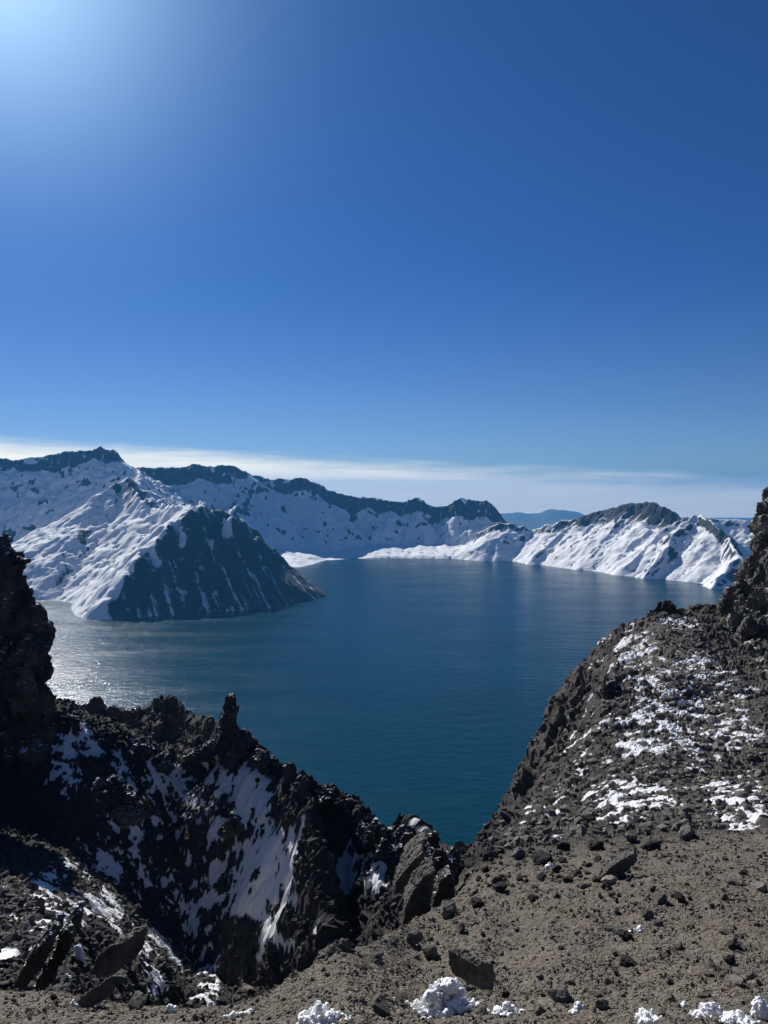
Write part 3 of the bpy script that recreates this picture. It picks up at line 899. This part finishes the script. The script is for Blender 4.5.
def crag(name, chunks, voxel, disp, seed, mat):
    """one solid rock mass: overlapping blocks fused, then broken up in relief"""
    r = np.random.default_rng(seed)
    bm = bmesh.new()
    for c, s in chunks:
        hb_ = hull_bm(r, 16, s[0], s[1], s[2], .6)
        rot = Euler((r.normal() * .25, r.normal() * .25, r.uniform(0, 6.28) if abs(s[0] - s[1]) < .4 * s[0] else r.normal() * .25)).to_matrix()
        for v in hb_.verts: v.co = rot @ v.co + Vector(c)
        t = bpy.data.meshes.new('t'); hb_.to_mesh(t); hb_.free()
        bm.from_mesh(t); bpy.data.meshes.remove(t)
    org = Vector(np.mean([c for c, s in chunks], 0)); org.z = min(c[2] - s[2] * .5 for c, s in chunks)
    for v in bm.verts: v.co -= org
    me = bpy.data.meshes.new(name); bm.to_mesh(me); bm.free()
    o = bpy.data.objects.new(name, me); COL.objects.link(o)
    md = o.modifiers.new('fuse', 'REMESH'); md.mode = 'VOXEL'; md.voxel_size = voxel
    dg = bpy.context.evaluated_depsgraph_get()
    nm = bpy.data.meshes.new_from_object(o.evaluated_get(dg))
    o.modifiers.clear(); o.data = nm; nm.name = name; bpy.data.meshes.remove(me)
    n = len(nm.vertices)
    co = np.zeros(n * 3, np.float32); nm.vertices.foreach_get('co', co); co = co.reshape(-1, 3).astype(float)
    no = np.zeros(n * 3, np.float32); nm.vertices.foreach_get('normal', no); no = no.reshape(-1, 3)
    sc = disp
    q = co + .6 * sc * np.stack([fbm3(co / (4 * sc), 3, 3), fbm3(co / (4 * sc), 3, 13), fbm3(co / (4 * sc), 3, 23)], 1)
    st = q * np.array([1, 1, .55])
    st = q * np.array([1, 1, .30])
    crack = sstep(np.abs(fbm3(q * np.array([1, 1, .35]) / (2.6 * sc), 3, 8)), .10, .0)
    d = sc * (.95 * facets3(st / (3.6 * sc), 1, 1.7) + .32 * facets3(q * np.array([1, 1, .6]) / (1.5 * sc), 2, 1.8) + .10 * facets3(q / (.7 * sc), 3, 2) - .38 * crack)
    co = co + no * d[:, None]
    nm.vertices.foreach_set('co', co.astype(np.float32).ravel())
    nm.polygons.foreach_set('use_smooth', np.full(len(nm.polygons), False))
    nm.materials.clear(); nm.materials.append(mat)
    nm.update()
    o.location = org
    return o

def px(D): return D / F

# left crag: dark tower at the edge, its right profile from the photo
D = 112.0
ch = []
r = np.random.default_rng(3)
edge = [(549, 14), (556, 26), (566, 27), (576, 24), (588, 30), (600, 33), (611, 42), (625, 52), (640, 51), (655, 49), (670, 47), (685, 50), (700, 52), (715, 50), (735, 46)]
for v, e in edge:
    w = 26
    ch.append((P(e - w * .75, v + 10, D + r.uniform(-1, 1)), (w * px(D) * .82, 3.4, 24 * px(D))))
    ch.append((P(e - 60, v + 12, D + r.uniform(-1, 3)), (36 * px(D), 5.0, 22 * px(D))))
for v in range(575, 770, 26):
    for uu in (-60, -105, -150, -200):
        ch.append((P(uu, v + (-uu - 60) * .28, D + r.uniform(0, 6)), (42 * px(D), 6.0, 24 * px(D))))
ch.append((P(0, 549, D), (5 * px(D), 1.2, 8 * px(D))))
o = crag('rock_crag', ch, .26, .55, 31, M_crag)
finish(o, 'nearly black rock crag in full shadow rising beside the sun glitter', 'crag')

# right crag: tall cliff at the edge, left profile from the photo
D = 146.0
ch = []
r = np.random.default_rng(4)
edge = [(500, 765), (512, 759), (525, 754), (540, 752), (555, 749), (568, 739), (582, 730), (597, 726), (615, 735), (632, 741), (650, 744), (668, 748), (686, 755), (700, 765)]
for v, e in edge:
    dd_ = float(np.interp(v, [500, 600, 650, 700], [146, 135, 112, 90]))
    ch.append((P(e + 19, v + 9, dd_ + r.uniform(-1.5, 1.5)), (20 * px(dd_), 4.0, 25 * px(dd_))))
    ch.append((P(e + 55, v - 6, dd_ + r.uniform(-2, 3)), (36 * px(dd_), 6.0, 34 * px(dd_))))
for v in range(470, 720, 30):
    for uu in (835, 885, 940):
        dd_ = float(np.interp(v, [500, 600, 650, 700], [150, 138, 115, 92]))
        ch.append((P(uu, v, dd_ + r.uniform(-3, 5)), (44 * px(dd_), 8.0, 36 * px(dd_))))
o = crag('rock_crag', ch, .27, .62, 32, M_crag_lit)
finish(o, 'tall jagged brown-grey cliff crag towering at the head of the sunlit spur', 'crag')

# rock needle on the shaded ridge
D = 127.0
ch = [(P(231, 752, D), (22 * px(D), 3.2, 16 * px(D))), (P(229, 735, D), (11.5 * px(D), 1.9, 14 * px(D))), (P(229, 722, D), (8.6 * px(D), 1.5, 14 * px(D))),
      (P(230, 708, D), (7.6 * px(D), 1.3, 10 * px(D))), (P(231, 701, D), (6.5 * px(D), 1.2, 8 * px(D))), (P(229, 716, D), (8.6 * px(D), 1.5, 18 * px(D))), (P(232, 738, D), (16 * px(D), 2.4, 17 * px(D))), (P(225, 740, D), (18 * px(D), 2.6, 15 * px(D))), (P(240, 746, D), (19 * px(D), 2.6, 14 * px(D))), (P(229, 726, D), (11.5 * px(D), 1.8, 18 * px(D))), (P(246, 734, D), (6.5 * px(D), 1.3, 11 * px(D))), (P(250, 746, D), (7 * px(D), 1.5, 10 * px(D))),
      (P(208, 750, D), (14 * px(D), 2.4, 12 * px(D))), (P(192, 756, D), (11 * px(D), 2.0, 8 * px(D))), (P(256, 758, D), (8 * px(D), 1.6, 10 * px(D)))]
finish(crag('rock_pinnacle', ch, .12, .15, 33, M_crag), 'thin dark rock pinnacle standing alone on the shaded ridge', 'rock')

# knob with an overhang on the dark rib
D = 108.0
ch = [(P(345, 803, D), (20 * px(D), 2.6, 10 * px(D))), (P(325, 797, D + 2), (20 * px(D), 2.6, 11 * px(D))), (P(358, 815, D - 2), (13 * px(D), 2.2, 14 * px(D))), (P(362, 838, D - 5), (12 * px(D), 2.2, 18 * px(D))),
      (P(305, 792, D + 6), (18 * px(D), 2.6, 12 * px(D)))]
finish(crag('rock_outcrop', ch, .15, .34, 34, M_crag), 'black overhanging outcrop above the small shaded snow bowl', 'rock')
D = 97.0
ch = [(P(385, 838, D), (18 * px(D), 2.2, 14 * px(D))), (P(404, 840, D - 2), (17 * px(D), 2.2, 13 * px(D))), (P(372, 834, D + 3), (12 * px(D), 1.8, 10 * px(D))), (P(422, 846, D - 6), (14 * px(D), 1.8, 11 * px(D))),
      (P(392, 858, D - 6), (16 * px(D), 2, 14 * px(D)))]
finish(crag('rock_outcrop', ch, .14, .3, 35, M_crag), 'dark low outcrop against the water between the bowl and the leaning slabs', 'rock')
D = 33.0
ch = [(P(432, 862, D), (15 * px(D), 1.2, 20 * px(D))), (P(447, 872, D), (13 * px(D), 1.2, 16 * px(D))), (P(428, 845, D + 1), (9 * px(D), .9, 9 * px(D))), (P(436, 900, D - 2), (17 * px(D), 1.2, 24 * px(D)))]
finish(crag('rock_outcrop', ch, .06, .16, 36, M_slab_snow), 'crumbly outcrop with snow streaks behind the leaning slabs at the notch', 'rock')
for nm_lab, lst, D, vx, ds, sd_ in (
    ('black broken rocks stepping down the crest from the pinnacle to the overhang', [(258, 758, 11, 2.0, 9), (270, 766, 13, 2.2, 9), (284, 775, 14, 2.2, 10), (296, 786, 12, 2.2, 11)], 121, .14, .3, 47),
    ('pointed black rock block halfway up the sunlit spur', [(616, 690, 13, 2.5, 14), (634, 700, 16, 2.5, 11), (622, 706, 18, 2.5, 9)], 97, .12, .3, 41),
    ('round dark rock mass low on the sunlit spur', [(648, 762, 15, 2.2, 14), (638, 770, 12, 2, 9)], 74, .1, .25, 42),
    ('ragged black rock teeth on the crest of the sunlit spur', [(664, 610, 9, 2.2, 11), (655, 617, 8, 2, 9), (676, 614, 8, 2, 7), (648, 624, 8, 2, 8)], 148, .16, .34, 43),
    ('dark blocky rock mass inside the shaded snow slope', [(118, 800, 22, 3.0, 16), (108, 788, 14, 2.4, 12), (135, 812, 14, 2.4, 12)], 96, .13, .32, 44),
    ('dark boulder cluster poking from smooth blue snow under the pinnacle', [(232, 824, 11, 1.6, 13), (226, 832, 9, 1.4, 8)], 104, .11, .25, 45),
    ('low dark rock step on the snow slope under the ridge', [(165, 762, 18, 2.2, 8), (145, 752, 16, 2, 9)], 124, .14, .3, 46)):
    ch = [(P(a, b, D), (c * px(D), d, e * px(D))) for a, b, c, d, e in lst]
    finish(crag('rock_outcrop', ch, vx, ds, sd_, M_crag), nm_lab, 'rock')
print('crags', round(time.time() - T0, 1))

# leaning slabs at the gully: traced fins with real thickness
def fin(name, poly, D, thick, lean, mat, seed, vox, disp, dslope=0.0):
    """poly: outline in photo pixels at distance D; thick metres away from the viewer"""
    u0 = np.mean([p[0] for p in poly])
    bm = bmesh.new()
    front_ = [bm.verts.new(P(u, v, D + (u - u0) * px(D) * dslope)) for u, v in poly]
    back_ = [bm.verts.new(Vector(P(u, v, D + (u - u0) * px(D) * dslope)) + Vector((lean[0], thick, lean[1]))) for u, v in poly]
    n = len(poly)
    bm.faces.new(front_); bm.faces.new(back_[::-1])
    for i in range(n): bm.faces.new((front_[(i + 1) % n], front_[i], back_[i], back_[(i + 1) % n]))
    bmesh.ops.triangulate(bm, faces=bm.faces[:])
    bmesh.ops.recalc_face_normals(bm, faces=bm.faces[:])
    cs = np.array([v.co for v in bm.verts]); org = Vector(cs.mean(0)); org.z = cs[:, 2].min()
    for v in bm.verts: v.co -= org
    me = bpy.data.meshes.new(name); bm.to_mesh(me); bm.free()
    o = bpy.data.objects.new(name, me); COL.objects.link(o); o.location = org
    md = o.modifiers.new('fuse', 'REMESH'); md.mode = 'VOXEL'; md.voxel_size = vox
    nm = bpy.data.meshes.new_from_object(o.evaluated_get(bpy.context.evaluated_depsgraph_get()))
    o.modifiers.clear(); o.data = nm; nm.name = name; bpy.data.meshes.remove(me)
    k = len(nm.vertices)
    co = np.zeros(k * 3, np.float32); nm.vertices.foreach_get('co', co); co = co.reshape(-1, 3).astype(float)
    no = np.zeros(k * 3, np.float32); nm.vertices.foreach_get('normal', no); no = no.reshape(-1, 3)
    q = co + seed * 3.1
    d = disp * (1.0 * facets3(q / (6 * disp), seed, .8) * .5 + .4 * facets3(q / (2.4 * disp), seed + 1, 1) + .7 * fbm3(q / (5 * disp), 4, seed))
    co += no * d[:, None]
    nm.vertices.foreach_set('co', co.astype(np.float32).ravel())
    nm.polygons.foreach_set('use_smooth', np.full(len(nm.polygons), False))
    nm.materials.clear(); nm.materials.append(mat); nm.update()
    return o
finish(fin('rock_slab', [(398, 948), (404, 928), (405, 908), (412, 892), (424, 877), (434, 871), (433, 888), (427, 912), (421, 934), (412, 946)], 22.0, .8, (0, .1), M_slab, 1, .03, .05),
       'big leaning grey slab with a pale sunlit edge at the top of the gully', 'rock')
finish(fin('rock_slab', [(432, 925), (434, 900), (440, 880), (450, 874), (455, 885), (452, 905), (446, 922)], 25.0, .7, (0, 0), M_slab_snow, 2, .03, .06),
       'dark jagged slab standing behind the pale edged slab', 'rock')
finish(fin('rock_slab', [(393, 896), (397, 880), (410, 864), (423, 852), (425, 860), (413, 876), (402, 893)], 27.0, .8, (0, .1), M_slab, 3, .03, .045),
       'smaller slab leaning over the edge of the snow bowl', 'rock')
finish(fin('rock_slab', [(400, 870), (405, 855), (416, 844), (426, 840), (421, 852), (409, 866)], 31.0, .7, (0, .05), M_slab, 4, .035, .045),
       'narrow topmost slab leaning against the water at the notch', 'rock')
finish(fin('rock_slab', [(12, 988), (20, 970), (32, 954), (44, 942), (50, 944), (46, 958), (36, 974), (26, 990)], 13.6, .6, (.05, .25), M_slab_snow, 6, .02, .05),
       'lower dark layer of streaked rock next to the long snow streak', 'rock')
finish(fin('rock_slab', [(34, 988), (46, 968), (56, 948), (66, 933), (72, 934), (68, 950), (58, 970), (48, 988)], 13.9, .6, (.0, .25), M_slab_snow, 12, .02, .05),
       'upper dark layer of streaked rock topped by a white snow tongue', 'rock')
finish(fin('rock_slab', [(90, 972), (98, 956), (110, 946), (122, 944), (120, 962), (110, 976), (96, 980)], 14.2, .6, (.3, 0), M_slab, 7, .018, .03, .4),
       'dark angular block right beside the layered snowy rock', 'rock')
finish(fin('rock_slab', [(75, 1003), (84, 995), (92, 989), (95, 1000), (92, 1008), (80, 1008)], 11.0, .3, (.2, 0), M_slab, 8, .012, .018, .3),
       'small shaded wedge of rock below the layered snowy rock', 'rock')
finish(fin('rock_slab', [(296, 990), (302, 978), (314, 970), (330, 966), (334, 974), (328, 984), (312, 993)], 13.2, .7, (.3, .1), M_slab, 9, .018, .03, .6),
       'low rounded slab at the gravel lip above the dark gully', 'rock')
finish(fin('rock_slab', [(477, 966), (486, 963), (494, 964), (496, 976), (494, 990), (482, 990), (478, 982)], 9.6, .3, (-.35, .02), M_boulder, 10, .012, .018),
       'flat topped grey block with a dark straight side beside the large snow heap', 'rock')
finish(fin('rock_slab', [(598, 880), (610, 868), (624, 858), (634, 854), (636, 862), (624, 874), (608, 886)], 23.5, .5, (.2, .05), M_slab, 11, .025, .035, .5),
       'long slanting slab at the foot of the sunlit spur', 'rock')
print('slabs', round(time.time() - T0, 1))

# ------------------------------------------------------------------ stones lying on the gravel
protos = {}
def proto(mat, key, n=7):
    if key not in protos:
        r = np.random.default_rng(hash(key) % 1000 if False else sum(map(ord, key)))
        protos[key] = [rock_mesh('stone', r, int(r.integers(14, 24)), (1, r.uniform(.65, .95), r.uniform(.45, .75)), r.uniform(.25, .6), 2, .07, mat) for _ in range(n)]
    return protos[key]
rs = np.random.default_rng(12)
def place(name, me, x, y, size, sink=.3, rz=None, tilt=.25):
    o = bpy.data.objects.new(name, me); COL.objects.link(o)
    z = float(ground_at(x, y)[0])
    o.location = (x, y, z + size * (.5 - sink))
    o.rotation_euler = (rs.normal() * tilt, rs.normal() * tilt, rs.uniform(0, 6.28) if rz is None else rz)
    o.scale = (size, size, size)
    return o
HERO = [  # photo column, row of its base, half width in pixels, rock, label
 (384, 1015, 19, 'boulder', 'dark grey rounded boulder between the two largest snow heaps'),
 (630, 940, 9, 'dark', 'black round stone with a snow patch tucked against it'),
 (633, 967, 11, 'dark', 'black chunky stone alone on the mid gravel with a white fleck'),
 (613, 884, 9, 'pale', 'pale flat stone at the foot of the sunlit spur'),
 (546, 864, 12, 'dark', 'large black boulder at the edge of the notch'),
 (566, 850, 8, 'dark', 'dark boulder just behind the large black boulder at the notch'),
 (502, 892, 8, 'dark', 'dark squarish boulder where the gravel meets the notch'),
 (536, 900, 7, 'dark', 'dark stone below a dab of snow near the notch'),
 (563, 1000, 15, 'boulder', 'low grey hump of rock half buried in gravel near the bottom snow lumps'),
 (508, 997, 7, 'dark', 'small dark stone right of the flat topped grey block'),
 (742, 985, 9, 'pale', 'pale rounded stone above the snow heaps at the corner'),
 (765, 890, 8, 'pale', 'pale stone at the rim of the gravel near the tall crag side'),
 (664, 905, 11, 'boulder', 'flat grey stone in the upper gravel'),
 (684, 902, 7, 'dark', 'flat black stone beside the flat grey stone in the upper gravel'),
 (652, 918, 8, 'boulder', 'long grey stone above the black round stone with snow'),
 (735, 962, 8, 'dark', 'dark stone in a shaded cluster on the gravel toward the crag side'),
 (676, 985, 5, 'dark', 'small black stone below the chunky black stone'),
 (605, 1008, 8, 'boulder', 'dark grey stone just left of the lower snow lumps'),
 (132, 1008, 14, 'boulder', 'dark pitted boulder at the snow streak below the layered rock'),
 (112, 985, 11, 'boulder', 'grey boulder beside the dark angular block'),
 (70, 1004, 6, 'pale', 'pale flat stone in front of the small shaded wedge of rock'),
 (48, 1000, 4, 'dark', 'small black stone alone on the bare gravel below the layered rock'),
 (245, 995, 11, 'brown', 'brownish rounded rock at the gravel lip above the white streak'),
 (370, 960, 16, 'brown', 'broad brown rock hump behind the dark grey rounded boulder'),
 (400, 1003, 9, 'boulder', 'grey stone nestled against the large snow heap'),
 (430, 955, 12, 'brown', 'brown weathered rock behind the large snow heap'),
 (415, 945, 12, 'boulder', 'rough grey boulder under the big leaning slab'),
 (450, 915, 13, 'boulder', 'grey boulder at the foot of the crumbly notch outcrop'),
 (460, 932, 9, 'boulder', 'smaller grey boulder below the crumbly notch outcrop'),
 (480, 905, 9, 'dark', 'dark boulder between the notch outcrop and the squarish boulder'),
 (740, 950, 9, 'dark', 'dark jagged stone topping a shaded cluster on the gravel'),
 (520, 858, 9, 'boulder', 'grey boulder on the skyline lip of the notch'),
 (600, 850, 10, 'dark', 'dark boulder row end where the spur meets gravel'),
 (635, 842, 9, 'boulder', 'grey boulder perched where the spur rises from gravel'),
 (690, 838, 12, 'boulder', 'wide grey rock above the gravel below the snowy spur'),
 (655, 850, 12, 'dark', 'dark wide boulder above the long slanting slab'),
]
MATS = {'boulder': M_boulder, 'dark': M_dark, 'brown': M_brown, 'pale': M_pale}
hero_xy = []
for i, (u, v, hw, mk, lab) in enumerate(HERO):
    x, y, z = hit(u, v)
    s = hw * y / F
    me = proto(MATS[mk], mk)[i % 7]
    o = place('boulder' if hw > 7 else 'stone', me, x, y, s * 1.05, .15 if mk != 'brown' else .35)
    finish(o, lab, 'boulder' if hw > 7 else 'stone', 'boulders and stones lying on the slope')
    hero_xy.append((x, y, s))

# smaller stones, one by one, in four kinds
ZONES = [((470, 768, 870, 1015), 'brown', 26, (5.0, 11.0), 'half buried brownish rock hump in the open gravel slope'),
         ((470, 768, 870, 1015), 'boulder', 12, (5.0, 8.0), 'medium grey rock sitting on the open gravel slope'),
         ((470, 768, 850, 1020), 'boulder', 70, (2.0, 5.0), 'small grey stone scattered on the open gravel slope'),
         ((470, 768, 850, 1020), 'dark', 45, (1.8, 4.2), 'small black stone scattered on the open gravel slope'),
         ((470, 768, 850, 1020), 'pale', 26, (1.5, 3.6), 'small pale stone scattered on the open gravel slope'),
         ((230, 480, 930, 1020), 'brown', 45, (1.8, 5.0), 'small brownish stone on the gravel lip between the gully and the snow heaps'),
         ((0, 230, 975, 1020), 'boulder', 40, (1.5, 4.5), 'small grey stone on the gravel corner below the layered snowy rock'),
         ((470, 640, 850, 890), 'dark', 45, (3.5, 7.5), 'dark angular stone in the boulder belt between the gravel and the notch')]
for (u0, u1, v0, v1), mk, n, (s0, s1), lab in ZONES:
    k = tries = 0
    while k < n and tries < 2000:
        tries += 1
        u, v = rs.uniform(u0, u1), rs.uniform(v0, v1)
        x, y, z = hit(u, v)
        hw = s0 + (s1 - s0) * rs.random() ** 2.2
        s = hw * y / F
        if y > 45 or any((x - a) ** 2 + (y - b) ** 2 < (c + s) ** 2 for a, b, c in hero_xy):
            continue
        o = place('boulder' if s0 >= 5 else 'stone', proto(MATS[mk], mk)[k % 7], x, y, s, .15 if mk != 'brown' or s0 < 5 else .42)
        finish(o, lab, 'stone', lab.replace('small ', '').replace('stone', 'stones', 1))
        hero_xy.append((x, y, s))
        k += 1

# uncountable fine gravel and the rubble on the slopes: one mesh each
def scatter(name, n, pick, sizes, mat, seed, lab, cat):
    r = np.random.default_rng(seed)
    shapes = []
    for i in range(14):
        bm = hull_bm(r, 12, 1, r.uniform(.6, 1), r.uniform(.45, .8), r.uniform(.2, .6))
        bmesh.ops.triangulate(bm, faces=bm.faces[:])
        bm.verts.index_update()
        shapes.append((np.array([v.co for v in bm.verts]), np.array([[v.index for v in f.verts] for f in bm.faces])))
        bm.free()
    pts = pick(r, n)
    Vs, Fs, off = [], [], 0
    for x, y, z in pts:
        v, f = shapes[r.integers(14)]
        s = sizes(r, x, y)
        e = np.array(Euler((r.normal() * .4, r.normal() * .4, r.uniform(0, 6.28))).to_matrix())
        Vs.append((v * s) @ e.T + (x, y, z + s * .22)); Fs.append(f + off); off += len(v)
    o = mesh_np(name, np.concatenate(Vs), np.concatenate(Fs), mat, smooth=False)
    return finish(o, lab, cat, kind='stuff')

vis_w = visible & (Yn > 5.5) & (np.abs(acol)[None, :] < .60)
fi, fj = np.where(vis_w & (front > .4) & (Yn < 42))
vmg = vm.reshape(NR, NC, 3)
def pick_of(I, J):
    def f(r, n):
        q = r.integers(0, len(I), n)
        i, j = np.minimum(I[q], NR - 2), np.minimum(J[q], NC - 2)
        a, b = r.random(n)[:, None], r.random(n)[:, None]
        return (vmg[i, j] * (1 - a) + vmg[i + 1, j] * a) * (1 - b) + (vmg[i, j + 1] * (1 - a) + vmg[i + 1, j + 1] * a) * b
    return f
clump = fbm2(Xn / 1.3, Yn / 1.3, 4, 191)
pk = rng.random(len(fi)) < np.clip(.35 + 1.6 * clump[fi, fj], .06, 1)
pick_gravel = pick_of(fi[pk], fj[pk])
scatter('gravel', 22000, pick_gravel, lambda r, x, y: y / F * (.5 + 2.8 * r.random() ** 5), M_brown, 51, 'loose grey-brown gravel covering the foreground slope', 'gravel')
scatter('gravel', 9000, pick_gravel, lambda r, x, y: y / F * (.5 + 3.0 * r.random() ** 5), M_boulder, 54, 'dark chips of volcanic stone strewn through the foreground gravel', 'gravel')
slope_w = vis_w & (front < .2) & (Yn > 16) & (Yn < 175) & (snm < .55)
rub = lambda r, x, y: (.07 + .5 * r.random() ** 6) * min(1.2, .35 + y / 90)
lowleft = (un < 240) & (Yn < 108)  # rubble colour follows the light: dark in shade, greyer where sun falls
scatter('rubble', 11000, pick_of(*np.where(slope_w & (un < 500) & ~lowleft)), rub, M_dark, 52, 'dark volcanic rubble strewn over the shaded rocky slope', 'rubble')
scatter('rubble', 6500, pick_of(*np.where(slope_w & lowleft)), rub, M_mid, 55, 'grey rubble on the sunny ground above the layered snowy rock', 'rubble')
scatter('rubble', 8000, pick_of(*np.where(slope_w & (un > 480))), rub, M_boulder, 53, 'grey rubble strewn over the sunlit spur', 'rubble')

# ------------------------------------------------------------------ heaps of old lumpy snow
def snow_heap(u, v, wpx, hpx, n, lump, lab, seed):
    r = np.random.default_rng(seed)
    x0, y0, z0 = hit(u, v)
    s = y0 / F
    bm = bmesh.new()
    for i in range(n):
        t = r.normal(size=2) * .42
        rad = lump * s * r.uniform(.5, 1.25) * (1.1 if abs(t[0]) < .5 else .7)
        x = x0 + t[0] * wpx * s
        y = y0 + t[1] * wpx * s * .75
        hgt = max(0, 1 - (t[0] ** 2 + t[1] ** 2) * 1.6) * hpx * s * r.random()
        z = float(ground_at(x, y)[0]) + hgt
        rad *= r.uniform(.45, 1.25)
        mm = Matrix.Translation((x, y, z + rad * .2)) @ Euler(tuple(r.uniform(0, 3, 3))).to_matrix().to_4x4() @ Matrix.Diagonal((rad * r.uniform(.8, 1.3), rad * r.uniform(.7, 1.1), rad * r.uniform(.4, .85), 1))
        bmesh.ops.create_icosphere(bm, subdivisions=2, radius=1.0, matrix=mm)
    org = Vector((x0, y0, z0))
    for q in bm.verts: q.co -= org
    me = bpy.data.meshes.new('snow_heap'); bm.to_mesh(me); bm.free()
    o = bpy.data.objects.new('snow_heap', me); COL.objects.link(o); o.location = org
    md = o.modifiers.new('fuse', 'REMESH'); md.mode = 'VOXEL'; md.voxel_size = .6 * s
    nm = bpy.data.meshes.new_from_object(o.evaluated_get(bpy.context.evaluated_depsgraph_get()))
    o.modifiers.clear(); o.data = nm; nm.name = 'snow_heap'; bpy.data.meshes.remove(me)
    k = len(nm.vertices)
    co = np.zeros(k * 3, np.float32); nm.vertices.foreach_get('co', co); co = co.reshape(-1, 3).astype(float)
    no = np.zeros(k * 3, np.float32); nm.vertices.foreach_get('normal', no); no = no.reshape(-1, 3)
    q = co / (lump * s)
    co += no * (lump * s * (.55 * fbm3(q * .7, 3, seed) + .42 * fbm3(q * 2.2, 4, seed + 9)))[:, None]
    nm.vertices.foreach_set('co', co.astype(np.float32).ravel())
    nm.polygons.foreach_set('use_smooth', np.full(len(nm.polygons), True))
    nm.materials.clear(); nm.materials.append(M_snow); nm.update()
    return finish(o, lab, 'snow heap', 'heaps of lumpy old snow on the gravel')
HEAPS = [(446, 1012, 38, 34, 260, 4.6, 'largest heap of lumpy white snow beside the flat topped grey block'),
         (318, 1020, 36, 16, 150, 4.0, 'wide low snow heap at the gravel lip under the gully'),
         (232, 1019, 12, 5, 24, 4.0, 'small snow patch beside the brownish rounded rock'),
         (508, 1012, 18, 5, 34, 4.0, 'low broken snow crumbs right of the largest snow heap'),
         (580, 1012, 9, 4, 14, 4.5, 'single smooth white snow lump lower than the grey hump'),
         (652, 1022, 16, 7, 30, 4.5, 'snow lumps cut by the bottom edge left of the corner heaps'),
         (716, 1016, 20, 12, 80, 4.2, 'lumpy snow heap with a knob standing up near the corner'),
         (745, 1022, 20, 9, 60, 4.6, 'snow heap below the pale rounded stone'),
         (768, 1016, 8, 9, 20, 6.0, 'snow heap cut off at the corner edge of the view'),
         (643, 931, 9, 2, 12, 3.0, 'snow dab tucked against the black round stone'),
         (690, 1007, 5, 2, 6, 3.0, 'tiny snow lump alone between the knobbed heap and the gravel'),
         (552, 868, 4, 3, 6, 3.5, 'snow fleck beside the large black boulder at the notch'),
         (455, 966, 7, 2, 9, 3.0, 'thin snow cap on top of the flat topped grey block'),
         (68, 1006, 4, 3, 7, 3.0, 'tiny snow lump by the small shaded wedge of rock'),
         (167, 1012, 6, 3, 9, 3.5, 'small snow lump on the gravel below the dark pitted boulder'),
         (74, 962, 5, 12, 26, 3.5, 'white snow tongue on the dark layered rock at the gravel edge'),
         (62, 982, 4, 3, 10, 3.0, 'little snow strip at the foot of the dark layered rock')]
for i, (u, v, w, h, n, l, lab) in enumerate(HEAPS):
    snow_heap(u, v, w, h, n, l, lab, 200 + i)
print('done', round(time.time() - T0, 1))
